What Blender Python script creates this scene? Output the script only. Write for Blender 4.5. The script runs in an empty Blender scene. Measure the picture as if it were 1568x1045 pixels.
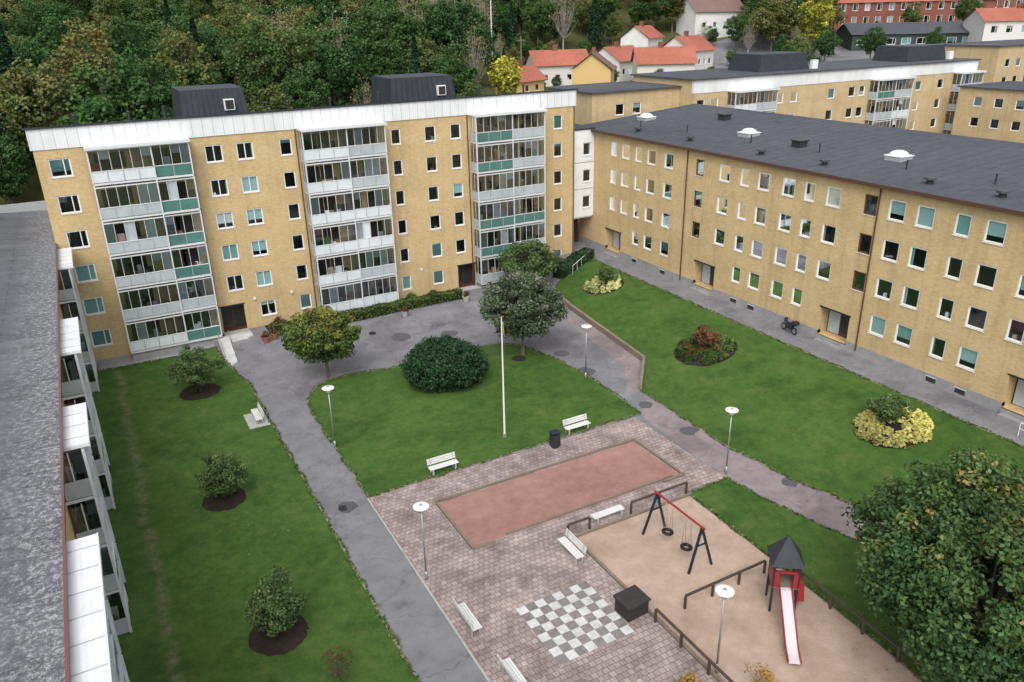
import bpy, bmesh, math, random
import numpy as np
from collections import defaultdict
from mathutils import Vector, Matrix
random.seed(7); rs=np.random.RandomState(7)
S=bpy.context.scene
R_=math.radians
# ------------------------------------------------------------------ materials
MATS={}
def newmat(name):
    m=bpy.data.materials.new(name); m.use_nodes=True
    nt=m.node_tree; nt.nodes.clear()
    out=nt.nodes.new('ShaderNodeOutputMaterial'); b=nt.nodes.new('ShaderNodeBsdfPrincipled')
    nt.links.new(b.outputs[0],out.inputs[0]); MATS[name]=m
    return m,nt,b,out
def c4(c): return (c[0],c[1],c[2],1)
def simple(name,col,rough=.7,metal=0,spec=.3):
    m,nt,b,o=newmat(name); b.inputs['Base Color'].default_value=c4(col)
    b.inputs['Roughness'].default_value=rough; b.inputs['Metallic'].default_value=metal
    b.inputs['Specular IOR Level'].default_value=spec
    return m
def pos(nt,sc=(1,1,1)):
    g=nt.nodes.new('ShaderNodeNewGeometry'); mp=nt.nodes.new('ShaderNodeMapping'); mp.inputs['Scale'].default_value=sc
    nt.links.new(g.outputs['Position'],mp.inputs['Vector']); return mp.outputs[0]
def noise(nt,vec,scale,detail=4,rough=.6):
    n=nt.nodes.new('ShaderNodeTexNoise'); n.inputs['Scale'].default_value=scale; n.inputs['Detail'].default_value=detail
    n.inputs['Roughness'].default_value=rough; nt.links.new(vec,n.inputs['Vector']); return n.outputs['Fac']
def ramp(nt,fac,stops):
    r=nt.nodes.new('ShaderNodeValToRGB'); e=r.color_ramp.elements
    while len(e)<len(stops): e.new(.5)
    for i,(p,c) in enumerate(stops):
        e[i].position=p; e[i].color=c4(c) if len(c)==3 else c
    nt.links.new(fac,r.inputs[0]); return r.outputs[0]
def mix(nt,fac,a,b,mode='MIX'):
    m=nt.nodes.new('ShaderNodeMix'); m.data_type='RGBA'; m.blend_type=mode
    for s,v in ((0,fac),(6,a),(7,b)):
        if hasattr(v,'is_linked'): nt.links.new(v,m.inputs[s])
        elif s==0: m.inputs[0].default_value=v
        else: m.inputs[s].default_value=c4(v)
    return m.outputs[2]
def mth(nt,op,a,b=0.,clamp=False):
    m=nt.nodes.new('ShaderNodeMath'); m.operation=op; m.use_clamp=clamp
    for i,v in enumerate((a,b)):
        if hasattr(v,'is_linked'): nt.links.new(v,m.inputs[i])
        else: m.inputs[i].default_value=v
    return m.outputs[0]
def bump(nt,b,h,strength=.4,dist=.05):
    n=nt.nodes.new('ShaderNodeBump'); n.inputs['Strength'].default_value=strength; n.inputs['Distance'].default_value=dist
    nt.links.new(h,n.inputs['Height']); nt.links.new(n.outputs[0],b.inputs['Normal'])
def noisy(name,c1,c2,scale=3,rough=.85,big=.15,bs=30,bstr=.3,lo=.35,hi=.65,spec=.25,metal=0):
    m,nt,b,o=newmat(name); v=pos(nt)
    f=mth(nt,'ADD',mth(nt,'MULTIPLY',noise(nt,v,scale,6,.7),.6),mth(nt,'MULTIPLY',noise(nt,v,big,3),.4))
    nt.links.new(ramp(nt,f,[(lo,c1),(hi,c2)]),b.inputs['Base Color'])
    b.inputs['Roughness'].default_value=rough; b.inputs['Specular IOR Level'].default_value=spec; b.inputs['Metallic'].default_value=metal
    bump(nt,b,noise(nt,v,bs,3),bstr)
    return m
def brickmat(name,c1,c2,mortar):
    m,nt,b,o=newmat(name); g=nt.nodes.new('ShaderNodeNewGeometry'); s=nt.nodes.new('ShaderNodeSeparateXYZ')
    nt.links.new(g.outputs['Position'],s.inputs[0]); cb=nt.nodes.new('ShaderNodeCombineXYZ')
    nt.links.new(mth(nt,'ADD',s.outputs[0],s.outputs[1]),cb.inputs[0]); nt.links.new(s.outputs[2],cb.inputs[1])
    t=nt.nodes.new('ShaderNodeTexBrick'); nt.links.new(cb.outputs[0],t.inputs['Vector'])
    t.inputs['Scale'].default_value=1; t.inputs['Brick Width'].default_value=.26; t.inputs['Row Height'].default_value=.085
    t.inputs['Mortar Size'].default_value=.012; t.inputs['Color1'].default_value=c4(c1); t.inputs['Color2'].default_value=c4(c2); t.inputs['Mortar'].default_value=c4(mortar)
    st=ramp(nt,noise(nt,pos(nt,(1,1,1.6)),.3,6,.65),[(.3,(.86,.85,.83)),(.62,(1.03,1.03,1.02))])
    st2=ramp(nt,noise(nt,pos(nt,(1,1,4)),2.6,5,.8),[(.3,(.85,.83,.80)),(.7,(1.08,1.08,1.08))])
    st3=ramp(nt,noise(nt,pos(nt,(1.6,1.6,.09)),1.0,5,.7),[(.34,(.84,.83,.82)),(.5,(1,1,1))])
    c=mix(nt,1.,t.outputs[0],st,'MULTIPLY'); c=mix(nt,1.,c,st2,'MULTIPLY'); c=mix(nt,.8,c,st3,'MULTIPLY')
    nt.links.new(c,b.inputs['Base Color']); b.inputs['Roughness'].default_value=.88; b.inputs['Specular IOR Level'].default_value=.2
    bump(nt,b,t.outputs['Fac'],-.3,.01)
    return m
def leafmat(name,stops,rnd=0.,trans=.3,nscale=.6):
    m=bpy.data.materials.new(name); m.use_nodes=True; nt=m.node_tree; nt.nodes.clear(); MATS[name]=m
    out=nt.nodes.new('ShaderNodeOutputMaterial')
    at=nt.nodes.new('ShaderNodeAttribute'); at.attribute_name='tint'
    f=at.outputs['Fac']
    if rnd>0:
        oi=nt.nodes.new('ShaderNodeObjectInfo')
        f=mth(nt,'ADD',mth(nt,'MULTIPLY',f,1-rnd),mth(nt,'MULTIPLY',oi.outputs['Random'],rnd))
    col=ramp(nt,f,stops)
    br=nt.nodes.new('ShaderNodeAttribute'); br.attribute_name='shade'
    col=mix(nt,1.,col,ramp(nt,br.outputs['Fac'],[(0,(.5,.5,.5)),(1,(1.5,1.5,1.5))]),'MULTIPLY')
    d=nt.nodes.new('ShaderNodeBsdfPrincipled'); d.inputs['Roughness'].default_value=.55; d.inputs['Specular IOR Level'].default_value=.25
    nt.links.new(col,d.inputs['Base Color'])
    tr=nt.nodes.new('ShaderNodeBsdfTranslucent'); nt.links.new(col,tr.inputs[0])
    mx=nt.nodes.new('ShaderNodeMixShader'); mx.inputs[0].default_value=trans
    nt.links.new(d.outputs[0],mx.inputs[1]); nt.links.new(tr.outputs[0],mx.inputs[2]); nt.links.new(mx.outputs[0],out.inputs[0])
    return m
def glassmat(name,tint,base=.06):
    m=bpy.data.materials.new(name); m.use_nodes=True; nt=m.node_tree; nt.nodes.clear(); MATS[name]=m
    out=nt.nodes.new('ShaderNodeOutputMaterial'); t=nt.nodes.new('ShaderNodeBsdfTransparent'); t.inputs[0].default_value=c4(tint)
    g=nt.nodes.new('ShaderNodeBsdfGlossy'); g.inputs['Roughness'].default_value=.03; g.inputs[0].default_value=(.9,.95,1,1)
    fr=nt.nodes.new('ShaderNodeFresnel'); fr.inputs[0].default_value=1.5
    mx=nt.nodes.new('ShaderNodeMixShader'); nt.links.new(mth(nt,'ADD',fr.outputs[0],base,True),mx.inputs[0])
    nt.links.new(t.outputs[0],mx.inputs[1]); nt.links.new(g.outputs[0],mx.inputs[2]); nt.links.new(mx.outputs[0],out.inputs[0])
    return m

M_brick=brickmat('yellow_brick',(.64,.465,.225),(.545,.385,.178),(.47,.39,.27))
M_brickb=brickmat('yellow_brick_far',(.58,.44,.24),(.52,.385,.20),(.47,.39,.28))
M_red=brickmat('red_brick',(.28,.085,.06),(.22,.06,.045),(.2,.12,.1))
M_white=noisy('white_render',(.66,.66,.66),(.78,.78,.78),1.5,.7,.3,20,.05)
m,nt,b,o=newmat('white_metal_cladding'); v=pos(nt)
w=nt.nodes.new('ShaderNodeTexWave'); w.inputs['Scale'].default_value=1.6; w.bands_direction='X'; nt.links.new(v,w.inputs[0])
st=ramp(nt,noise(nt,pos(nt,(2,1,.3)),.7,4),[(.3,(.64,.65,.66)),(.7,(.76,.765,.77))])
nt.links.new(mix(nt,.07,st,w.outputs[0],'MULTIPLY'),b.inputs['Base Color']); b.inputs['Roughness'].default_value=.5; M_clad=m
M_frame=simple('white_frame',(.74,.75,.74),.45)
M_brown=simple('brown_frame',(.09,.045,.03),.5)
M_alu=simple('aluminium',(.42,.44,.45),.4,.3)
M_alul=simple('aluminium_light',(.62,.64,.65),.45,.1)
M_dark=simple('dark_metal',(.03,.032,.036),.45)
M_black=simple('black_rubber',(.015,.015,.016),.6)
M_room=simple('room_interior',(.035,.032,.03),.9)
M_glass=glassmat('window_glass',(.78,.85,.85),.03)
M_glassb=glassmat('balcony_glass',(.66,.72,.74),.12)
M_frost=noisy('white_panel',(.52,.57,.58),(.68,.71,.72),1.0,.35,.3,5,.02)
M_frost2=noisy('grey_panel',(.33,.37,.39),(.45,.49,.5),1.0,.35,.3,5,.02)
M_teal=noisy('teal_panel',(.055,.14,.12),(.09,.205,.175),1.0,.35,.3,5,.02)
M_blinds=[simple('curtain_sky_reflection_teal',(.22,.40,.39),.8),simple('curtain_white',(.6,.62,.6),.8),simple('curtain_sky_reflection_cyan',(.38,.53,.53),.8),simple('curtain_beige',(.42,.36,.27),.8)]  # teal and cyan blinds: sky reflection in the panes painted into the fabric colour
M_conc=noisy('concrete',(.3,.3,.29),(.45,.44,.42),3,.85,.2)
M_plinth=noisy('grey_plinth',(.22,.22,.22),(.34,.33,.32),2,.85,.2)
M_roofd=noisy('dark_roof_felt',(.055,.059,.068),(.095,.10,.113),1.2,.85,.08,40,.3)
M_seam=noisy('dark_sheet_metal',(.022,.027,.033),(.04,.046,.055),2,.5,.3,10,.1)
M_tile=noisy('red_roof_tile',(.27,.085,.055),(.42,.15,.10),3,.8,.2)
M_tile2=noisy('brown_roof_tile',(.14,.09,.08),(.22,.14,.12),3,.8,.2)
M_woodw=noisy('painted_wood_white',(.55,.55,.52),(.75,.75,.72),6,.6,.5,30,.2)
M_woodg=noisy('weathered_wood',(.15,.12,.09),(.26,.21,.16),6,.85,.5,30,.4)
M_yel=simple('yellow_wood_wall',(.60,.42,.18),.8)
M_redp=simple('red_paint',(.30,.025,.035),.4)
M_navy=simple('navy_paint',(.012,.02,.035),.4)
M_steel=simple('galvanised_steel',(.35,.37,.38),.4,.6)
M_bark=noisy('bark',(.07,.06,.05),(.17,.15,.13),8,.9)
M_soil=noisy('dark_soil',(.018,.013,.010),(.045,.032,.024),4,.95,.3,20,1.)
# grass
m,nt,b,o=newmat('grass_lawn'); v=pos(nt)
f=mth(nt,'ADD',mth(nt,'MULTIPLY',noise(nt,v,.16,4,.6),.28),mth(nt,'ADD',mth(nt,'MULTIPLY',noise(nt,v,1.3,7,.75),.34),mth(nt,'MULTIPLY',noise(nt,v,12,8,.85),.38)))
col=ramp(nt,f,[(.37,(.026,.064,.012)),(.46,(.054,.115,.021)),(.54,(.080,.150,.031)),(.63,(.125,.195,.052))])
dry=ramp(nt,noise(nt,v,.7,8,.8),[(.53,(0,0,0)),(.72,(1,1,1))])
col=mix(nt,mth(nt,'MULTIPLY',dry,.6),col,(.165,.175,.062))
dk=ramp(nt,noise(nt,v,.45,6,.75),[(.38,(.66,.74,.70)),(.52,(1,1,1))])
col=mix(nt,.8,col,dk,'MULTIPLY')
g=nt.nodes.new('ShaderNodeNewGeometry'); sp=nt.nodes.new('ShaderNodeSeparateXYZ'); nt.links.new(g.outputs['Position'],sp.inputs[0])
xx=mth(nt,'ADD',sp.outputs[0],mth(nt,'MULTIPLY',noise(nt,v,.25,3),1.4))
worn=mth(nt,'SUBTRACT',1.,mth(nt,'DIVIDE',mth(nt,'ABSOLUTE',mth(nt,'ADD',xx,50.35)),.45),True)
worn=mth(nt,'MULTIPLY',worn,ramp(nt,noise(nt,v,.9,7,.8),[(.42,(0,0,0)),(.6,(1,1,1))]),True)
col=mix(nt,mth(nt,'MULTIPLY',worn,.85),col,(.24,.20,.12))
nt.links.new(col,b.inputs['Base Color']); b.inputs['Roughness'].default_value=.8; b.inputs['Specular IOR Level'].default_value=.15
bump(nt,b,noise(nt,v,22,5,.8),.9,.08); M_grass=m
def asph(name,c1,c2):
    m,nt,b,o=newmat(name); v=pos(nt)
    f=mth(nt,'ADD',mth(nt,'MULTIPLY',noise(nt,v,.5,5,.65),.5),mth(nt,'MULTIPLY',noise(nt,v,26,5,.85),.5))
    col=ramp(nt,f,[(.37,c1),(.63,c2)])
    pat=ramp(nt,noise(nt,v,.16,5,.6),[(.54,(1,1,1)),(.585,(.80,.79,.80))])
    col=mix(nt,1.,col,pat,'MULTIPLY')
    pat2=ramp(nt,noise(nt,v,.9,7,.8),[(.32,(.74,.72,.72)),(.46,(1,1,1)),(.62,(1.1,1.09,1.08))])
    col=mix(nt,1.,col,pat2,'MULTIPLY')
    vo=nt.nodes.new('ShaderNodeTexVoronoi'); vo.feature='DISTANCE_TO_EDGE'; vo.inputs['Scale'].default_value=.3
    dv=nt.nodes.new('ShaderNodeVectorMath'); dv.operation='ADD'
    nn=nt.nodes.new('ShaderNodeTexNoise'); nn.inputs['Scale'].default_value=1.3; nt.links.new(v,nn.inputs['Vector'])
    nt.links.new(v,dv.inputs[0]); nt.links.new(nn.outputs['Color'],dv.inputs[1]); nt.links.new(dv.outputs[0],vo.inputs['Vector'])
    ck=ramp(nt,vo.outputs['Distance'],[(.0,(.5,.5,.5)),(.012,(1,1,1))])
    col=mix(nt,.6,col,ck,'MULTIPLY')
    nt.links.new(col,b.inputs['Base Color']); b.inputs['Roughness'].default_value=.8; b.inputs['Specular IOR Level'].default_value=.3
    bump(nt,b,noise(nt,v,60,3),.35,.01); return m
M_asph=asph('asphalt',(.14,.14,.152),(.225,.222,.234))
M_path=asph('asphalt_reddish',(.18,.155,.158),(.29,.245,.245))
m,nt,b,o=newmat('concrete_paving'); v=pos(nt)
t=nt.nodes.new('ShaderNodeTexBrick'); nt.links.new(v,t.inputs['Vector']); t.offset=.5
t.inputs['Scale'].default_value=1; t.inputs['Brick Width'].default_value=.30; t.inputs['Row Height'].default_value=.30; t.inputs['Mortar Size'].default_value=.016
t.inputs['Color1'].default_value=c4((.37,.30,.28)); t.inputs['Color2'].default_value=c4((.25,.195,.185)); t.inputs['Mortar'].default_value=c4((.13,.10,.08))
c=mix(nt,1.,t.outputs[0],ramp(nt,noise(nt,v,.55,7,.75),[(.36,(.60,.55,.52)),(.5,(1,1,1)),(.66,(1.45,1.45,1.42))]),'MULTIPLY')
moss=ramp(nt,noise(nt,v,2.2,7,.85),[(.53,(0,0,0)),(.63,(1,1,1))])
c=mix(nt,mth(nt,'MULTIPLY',moss,.75),c,(.09,.068,.056))
pale=ramp(nt,noise(nt,v,1.4,7,.82),[(.34,(1,1,1)),(.45,(0,0,0))])
c=mix(nt,mth(nt,'MULTIPLY',pale,.6),c,(.46,.41,.385))
nt.links.new(c,b.inputs['Base Color']); b.inputs['Roughness'].default_value=.85; bump(nt,b,t.outputs['Fac'],-.5,.02); M_pave=m
M_sand=noisy('play_sand',(.35,.25,.185),(.54,.405,.315),.8,.95,.25,22,1.)
M_boule=noisy('red_gravel',(.25,.13,.11),(.38,.215,.18),1.2,.95,.2,30,.6)
M_lightt=noisy('light_slab',(.40,.40,.39),(.66,.66,.64),3,.8,.6)
M_darkt=noisy('dark_slab',(.14,.125,.12),(.28,.25,.24),4,.85,.4)
M_forestfl=noisy('forest_floor',(.04,.055,.018),(.12,.115,.04),.6,.95,.05)
M_kerb=noisy('kerb_litter',(.14,.11,.075),(.38,.34,.28),3,.9,.5)
M_rock=noisy('granite',(.16,.15,.14),(.36,.34,.32),.6,.9,.1,3,.8)
m,nt,b,o=newmat('mossy_roof_felt'); v=pos(nt)
g=nt.nodes.new('ShaderNodeNewGeometry'); sp=nt.nodes.new('ShaderNodeSeparateXYZ'); nt.links.new(g.outputs['Position'],sp.inputs[0])
base=ramp(nt,mth(nt,'ADD',mth(nt,'MULTIPLY',noise(nt,pos(nt,(.4,1,1)),.8,6,.7),.6),mth(nt,'MULTIPLY',noise(nt,v,22,4,.8),.4)),[(.36,(.07,.074,.083)),(.64,(.135,.14,.15))])
wv=nt.nodes.new('ShaderNodeTexBrick'); nt.links.new(v,wv.inputs['Vector']); wv.inputs['Scale'].default_value=1; wv.inputs['Brick Width'].default_value=8; wv.inputs['Row Height'].default_value=1.0; wv.inputs['Mortar Size'].default_value=.025
wv.inputs['Color1'].default_value=(1,1,1,1); wv.inputs['Color2'].default_value=(.86,.86,.88,1); wv.inputs['Mortar'].default_value=(.5,.5,.5,1)
base=mix(nt,.9,base,wv.outputs[0],'MULTIPLY')
edge=mth(nt,'MULTIPLY',mth(nt,'ADD',sp.outputs[0],55.9),.48,True)
sp2=ramp(nt,noise(nt,v,4.5,9,.9),[(.50,(0,0,0)),(.57,(1,1,1))])
c=mix(nt,mth(nt,'MULTIPLY',mth(nt,'MULTIPLY',sp2,edge),.85),base,(.42,.42,.42))
sp3=ramp(nt,noise(nt,v,1.1,6,.8),[(.54,(0,0,0)),(.66,(1,1,1))])
c=mix(nt,mth(nt,'MULTIPLY',sp3,.6),c,(.035,.035,.035))
nt.links.new(c,b.inputs['Base Color']); b.inputs['Roughness'].default_value=.9; bump(nt,b,noise(nt,v,15,4),.4,.03); M_lroof=m

# ------------------------------------------------------------------ mesh builder
class MB:
    def __init__(s): s.v=[];s.f=[];s.m=[];s.mats=[]
    def mi(s,m):
        if m not in s.mats: s.mats.append(m)
        return s.mats.index(m)
    def add(s,vs,fs,m):
        o=len(s.v); s.v+= [tuple(p) for p in vs]; i=s.mi(m)
        for f in fs: s.f.append(tuple(o+k for k in f)); s.m.append(i)
    def quad(s,a,b,c,d,m): s.add([a,b,c,d],[(0,1,2,3)],m)
    def hexa(s,P,m): s.add(P,[(0,3,2,1),(4,5,6,7),(0,1,5,4),(1,2,6,5),(2,3,7,6),(3,0,4,7)],m)
    def box(s,x0,x1,y0,y1,z0,z1,m):
        s.hexa([(x0,y0,z0),(x1,y0,z0),(x1,y1,z0),(x0,y1,z0),(x0,y0,z1),(x1,y0,z1),(x1,y1,z1),(x0,y1,z1)],m)
    def cone(s,p0,p1,r0,r1,m,n=8,cap=True):
        p0=Vector(p0);p1=Vector(p1);d=(p1-p0).normalized()
        a=d.orthogonal().normalized();b=d.cross(a)
        vs=[]
        for p,r in ((p0,r0),(p1,r1)):
            for i in range(n):
                t=2*math.pi*i/n; vs.append(p+a*r*math.cos(t)+b*r*math.sin(t))
        fs=[(i,(i+1)%n,n+(i+1)%n,n+i) for i in range(n)]
        if cap: fs+= [tuple(range(n-1,-1,-1)),tuple(range(n,2*n))]
        s.add(vs,fs,m)
    def beam(s,p0,p1,w,h,m):
        p0=Vector(p0);p1=Vector(p1);d=(p1-p0).normalized(); up=Vector((0,0,1)) if abs(d.z)<.95 else Vector((0,1,0))
        a=d.cross(up).normalized()*w/2; u=a.cross(d).normalized()*h/2
        s.hexa([p0-a-u,p0+a-u,p0+a+u,p0-a+u,p1-a-u,p1+a-u,p1+a+u,p1-a+u],m)
    def torus(s,c,ax,R,r,m,n=18,k=8):
        c=Vector(c);ax=Vector(ax).normalized();a=ax.orthogonal().normalized();b=ax.cross(a);vs=[]
        for i in range(n):
            t=2*math.pi*i/n; d=a*math.cos(t)+b*math.sin(t)
            for j in range(k):
                q=2*math.pi*j/k; vs.append(c+d*(R+r*math.cos(q))+ax*r*math.sin(q))
        s.add(vs,[(i*k+j,((i+1)%n)*k+j,((i+1)%n)*k+(j+1)%k,i*k+(j+1)%k) for i in range(n) for j in range(k)],m)
    def obj(s,name,parent=None,smooth=False,normals=True,bevel=0):
        me=bpy.data.meshes.new(name); me.from_pydata(s.v,[],s.f)
        for m in s.mats: me.materials.append(m)
        me.polygons.foreach_set('material_index',s.m)
        if normals:
            bm=bmesh.new(); bm.from_mesh(me); bmesh.ops.recalc_face_normals(bm,faces=bm.faces); bm.to_mesh(me); bm.free()
        if smooth: me.polygons.foreach_set('use_smooth',[True]*len(me.polygons))
        o=bpy.data.objects.new(name,me); S.collection.objects.link(o)
        if parent: o.parent=parent
        if bevel:
            b=o.modifiers.new('b','BEVEL'); b.width=bevel; b.segments=2
        return o
def empty(name,loc=(0,0,0),rz=0):
    e=bpy.data.objects.new(name,None); S.collection.objects.link(e); e.location=loc; e.rotation_euler=(0,0,rz); e.empty_display_size=.3
    return e
class Fr:
    def __init__(s,O,A,N): s.O=Vector((O[0],O[1]));s.A=Vector(A).normalized();s.N=Vector(N).normalized()
    def p(s,a,d,z): q=s.O+s.A*a+s.N*d; return (q.x,q.y,z)
def fbox(mb,T,s0,s1,d0,d1,z0,z1,m):
    mb.hexa([T.p(s0,d0,z0),T.p(s1,d0,z0),T.p(s1,d1,z0),T.p(s0,d1,z0),T.p(s0,d0,z1),T.p(s1,d0,z1),T.p(s1,d1,z1),T.p(s0,d1,z1)],m)
def fquad(mb,T,s0,s1,d,z0,z1,m):
    mb.quad(T.p(s0,d,z0),T.p(s1,d,z0),T.p(s1,d,z1),T.p(s0,d,z1),m)
M_leafdk=simple('houseplant_leaf',(.03,.07,.02),.7)
def window(B,T,o):
    s,z,w,h=o['s'],o['z'],o['w'],o['h']; a,b,c,d=s-w/2+.004,s+w/2-.004,z-h/2+.004,z+h/2-.004
    fr=o.get('frame',M_frame); F=B['window_frames']; t=.10
    fbox(F,T,a,b,-.15,-.07,c,c+t,fr);fbox(F,T,a,b,-.15,-.07,d-t,d,fr)
    fbox(F,T,a,a+t,-.15,-.07,c+t,d-t,fr);fbox(F,T,b-t,b,-.15,-.07,c+t,d-t,fr)
    if w>1.35:
        k=a+(b-a)*o.get('split',.68); fbox(F,T,k-.035,k+.035,-.15,-.07,c+t,d-t,fr)
    fquad(B['window_glass'],T,a+t,b-t,-.12,c+t,d-t,M_glass)
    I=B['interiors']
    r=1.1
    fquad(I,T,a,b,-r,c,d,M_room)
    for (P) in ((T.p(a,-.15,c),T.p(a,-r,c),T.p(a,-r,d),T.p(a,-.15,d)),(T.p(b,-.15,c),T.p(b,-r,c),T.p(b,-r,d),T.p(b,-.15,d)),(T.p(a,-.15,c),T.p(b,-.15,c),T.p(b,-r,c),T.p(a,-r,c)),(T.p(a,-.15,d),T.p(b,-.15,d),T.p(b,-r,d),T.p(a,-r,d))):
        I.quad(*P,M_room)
    bl=o.get('blind')
    q=random.random()
    if bl is not None:
        fquad(I,T,a+.02,b-.02,-.2,c+(d-c)*o.get('bl0',.0 if q<.7 else .3),d,bl)
    else:
        if q<.30:
            cw=(b-a)*random.uniform(.10,.2); cm=random.choice(M_blinds)
            fquad(I,T,a,a+cw,-.24,c,d,cm); fquad(I,T,b-cw,b,-.24,c,d,cm)
        elif q<.45: fquad(I,T,a,b,-.22,d-(d-c)*random.uniform(.2,.5),d,random.choice(M_blinds))
        if random.random()<.35:
            x=random.uniform(a+.25,b-.25); fbox(I,T,x-.1,x+.1,-.35,-.2,c,c+random.uniform(.2,.45),random.choice([M_white,M_leafdk,M_blinds[3]]))
    fbox(F,T,a-.04,b+.04,-.065,.055,c-.045,c-.008,M_alul)
def facade(B,T,s0,s1,z0,z1,ops,wm,part='walls'):
    W=B[part]; ss={s0,s1};zz={z0,z1}
    for o in ops: ss|={o['s']-o['w']/2,o['s']+o['w']/2}; zz|={o['z']-o['h']/2,o['z']+o['h']/2}
    ss=sorted(x for x in ss if s0<=x<=s1);zz=sorted(x for x in zz if z0<=x<=z1)
    for i in range(len(ss)-1):
        for j in range(len(zz)-1):
            a=(ss[i]+ss[i+1])/2;c=(zz[j]+zz[j+1])/2
            if any(abs(a-o['s'])<o['w']/2 and abs(c-o['z'])<o['h']/2 for o in ops): continue
            fquad(W,T,ss[i],ss[i+1],0,zz[j],zz[j+1],wm)
    for o in ops:
        s,z,w,h=o['s'],o['z'],o['w'],o['h']; a,b,c,d=s-w/2,s+w/2,z-h/2,z+h/2
        ent=o.get('kind')=='door'; r=1.0 if ent else .2; rm=o.get('rm',wm)
        for P in ((T.p(a,0,c),T.p(a,-r,c),T.p(a,-r,d),T.p(a,0,d)),(T.p(b,0,c),T.p(b,-r,c),T.p(b,-r,d),T.p(b,0,d)),(T.p(a,0,c),T.p(b,0,c),T.p(b,-r,c),T.p(a,-r,c)),(T.p(a,0,d),T.p(b,0,d),T.p(b,-r,d),T.p(a,-r,d))):
            W.quad(*P,rm)
        if ent:
            D=B['doors']; fbox(D,T,a+.01,b-.01,-r-.06,-r+.002,c+.01,d-.01,M_brown)
            k=a+(b-a)*.55
            fbox(D,T,a+.15,k-.06,-r,-r+.03,c+.3,d-.25,M_dark); fbox(D,T,k+.06,b-.12,-r,-r+.05,c+.05,d-.2,o.get('dm',M_frost2))
            fbox(D,T,a-.1,b+.1,.0,.02,d,d+.12,M_dark)
        else: window(B,T,o)
def finish(B,name,loc=(0,0,0)):
    e=empty(name,loc)
    for k,mb in B.items():
        if mb.f: mb.obj(k,e)
    return e
def balcony(B,T,s0,s1,z0,n,D,split,pal,ztop,seed,lh=2.8,ov=.25,roofm=None):
    rg=random.Random(seed); P=B['balconies'];G=B['balcony_glass']; I=B['balcony_interior']
    for k in range(n):
        z=z0+lh*k
        fbox(P,T,s0,s1,.0,D,z,z+.15,M_alul)
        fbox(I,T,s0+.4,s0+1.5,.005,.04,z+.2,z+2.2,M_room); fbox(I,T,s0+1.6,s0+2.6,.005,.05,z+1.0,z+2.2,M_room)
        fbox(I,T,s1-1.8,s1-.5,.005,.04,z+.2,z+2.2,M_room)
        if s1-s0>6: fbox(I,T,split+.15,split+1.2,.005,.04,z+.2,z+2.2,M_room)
        for bi,(a,b) in enumerate(((s0,split),(split,s1))):
            dd=D if bi==0 else D-.12
            pm=pal(k,bi,rg)
            npan=max(2,int(round((b-a)/1.2)))
            for q in range(npan):
                x0=a+(b-a)*q/npan;x1=a+(b-a)*(q+1)/npan
                fbox(P,T,x0+.03,x1-.03,dd-.03,dd,z+.2,z+1.0,pm)
                fbox(P,T,x0-.025,x0+.025,dd-.05,dd+.02,z+.15,z+1.04,M_alu)
            fbox(P,T,a,b,dd-.06,dd+.03,z+1.01,z+1.07,M_alul)
            nm=max(3,int(round((b-a)/.75)))
            opened=rg.random()<.3
            for q in range(nm):
                x0=a+(b-a)*q/nm;x1=a+(b-a)*(q+1)/nm
                fbox(P,T,x0-.018,x0+.018,dd-.05,dd,z+1.07,z+lh-.22,M_alul)
                if not (opened and q%nm in (1,2)): fquad(G,T,x0+.018,x1-.018,dd-.03,z+1.07,z+lh-.22,M_glassb)
                u=rg.random()
                if u<.14: fquad(P,T,x0,x1,dd-.12,z+1.0,z+lh-.2,rg.choice([M_blinds[1],M_frost,M_frost2,M_frost2]))
                elif u<.26: fquad(P,T,x0,x1,dd-.12,z+1.9,z+lh-.2,rg.choice([M_blinds[1],M_frost,M_frost2]))
                elif u<.34: fquad(P,T,x0+.1,x1-.1,dd-.15,z+1.0,z+1.7,rg.choice([M_leafdk,M_frost2,M_redp,M_woodg]))
            fbox(P,T,a,b,dd-.06,dd+.02,z+lh-.22,z+lh-.13,M_alul)
            for q in range(rg.randint(3,6)):
                x=rg.uniform(a+.3,b-.3); hh=rg.uniform(.3,1.1); y=rg.uniform(.3,dd-.4); ww=rg.uniform(.1,.25)
                fbox(I,T,x-ww,x+ww,y-.15,y+.15,z+.16,z+.5+hh,rg.choice([M_white,M_leafdk,M_woodg,M_brown,M_frost,M_dark,M_leafdk,M_dark,M_blinds[3],M_navy]))
        for x in (s0,split,s1):
            fbox(P,T,x-.05,x+.05,D-.08,D+.03,z+.15,z+lh,M_alul)
        for x in (s0,s1):
            fbox(P,T,x-.02,x+.02,.05,D-.08,z+.2,z+1.03,M_frost2)
            G.quad(T.p(x,.05,z+1.08),T.p(x,D-.08,z+1.08),T.p(x,D-.08,z+lh-.2),T.p(x,.05,z+lh-.2),M_glassb)
            fbox(P,T,x-.025,x+.025,D*.45,D*.45+.05,z+1.03,z+lh-.1,M_alul)
        fbox(P,T,split-.04,split+.04,.05,D-.1,z+.15,z+lh-.1,M_frost2)
    fbox(P,T,s0-.12,s1+.12,0,D+ov,ztop,ztop+.16,roofm or M_clad)
    fbox(P,T,s0-.14,s1+.14,D+ov,D+ov+.04,ztop-.05,ztop+.18,M_alul)
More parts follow.
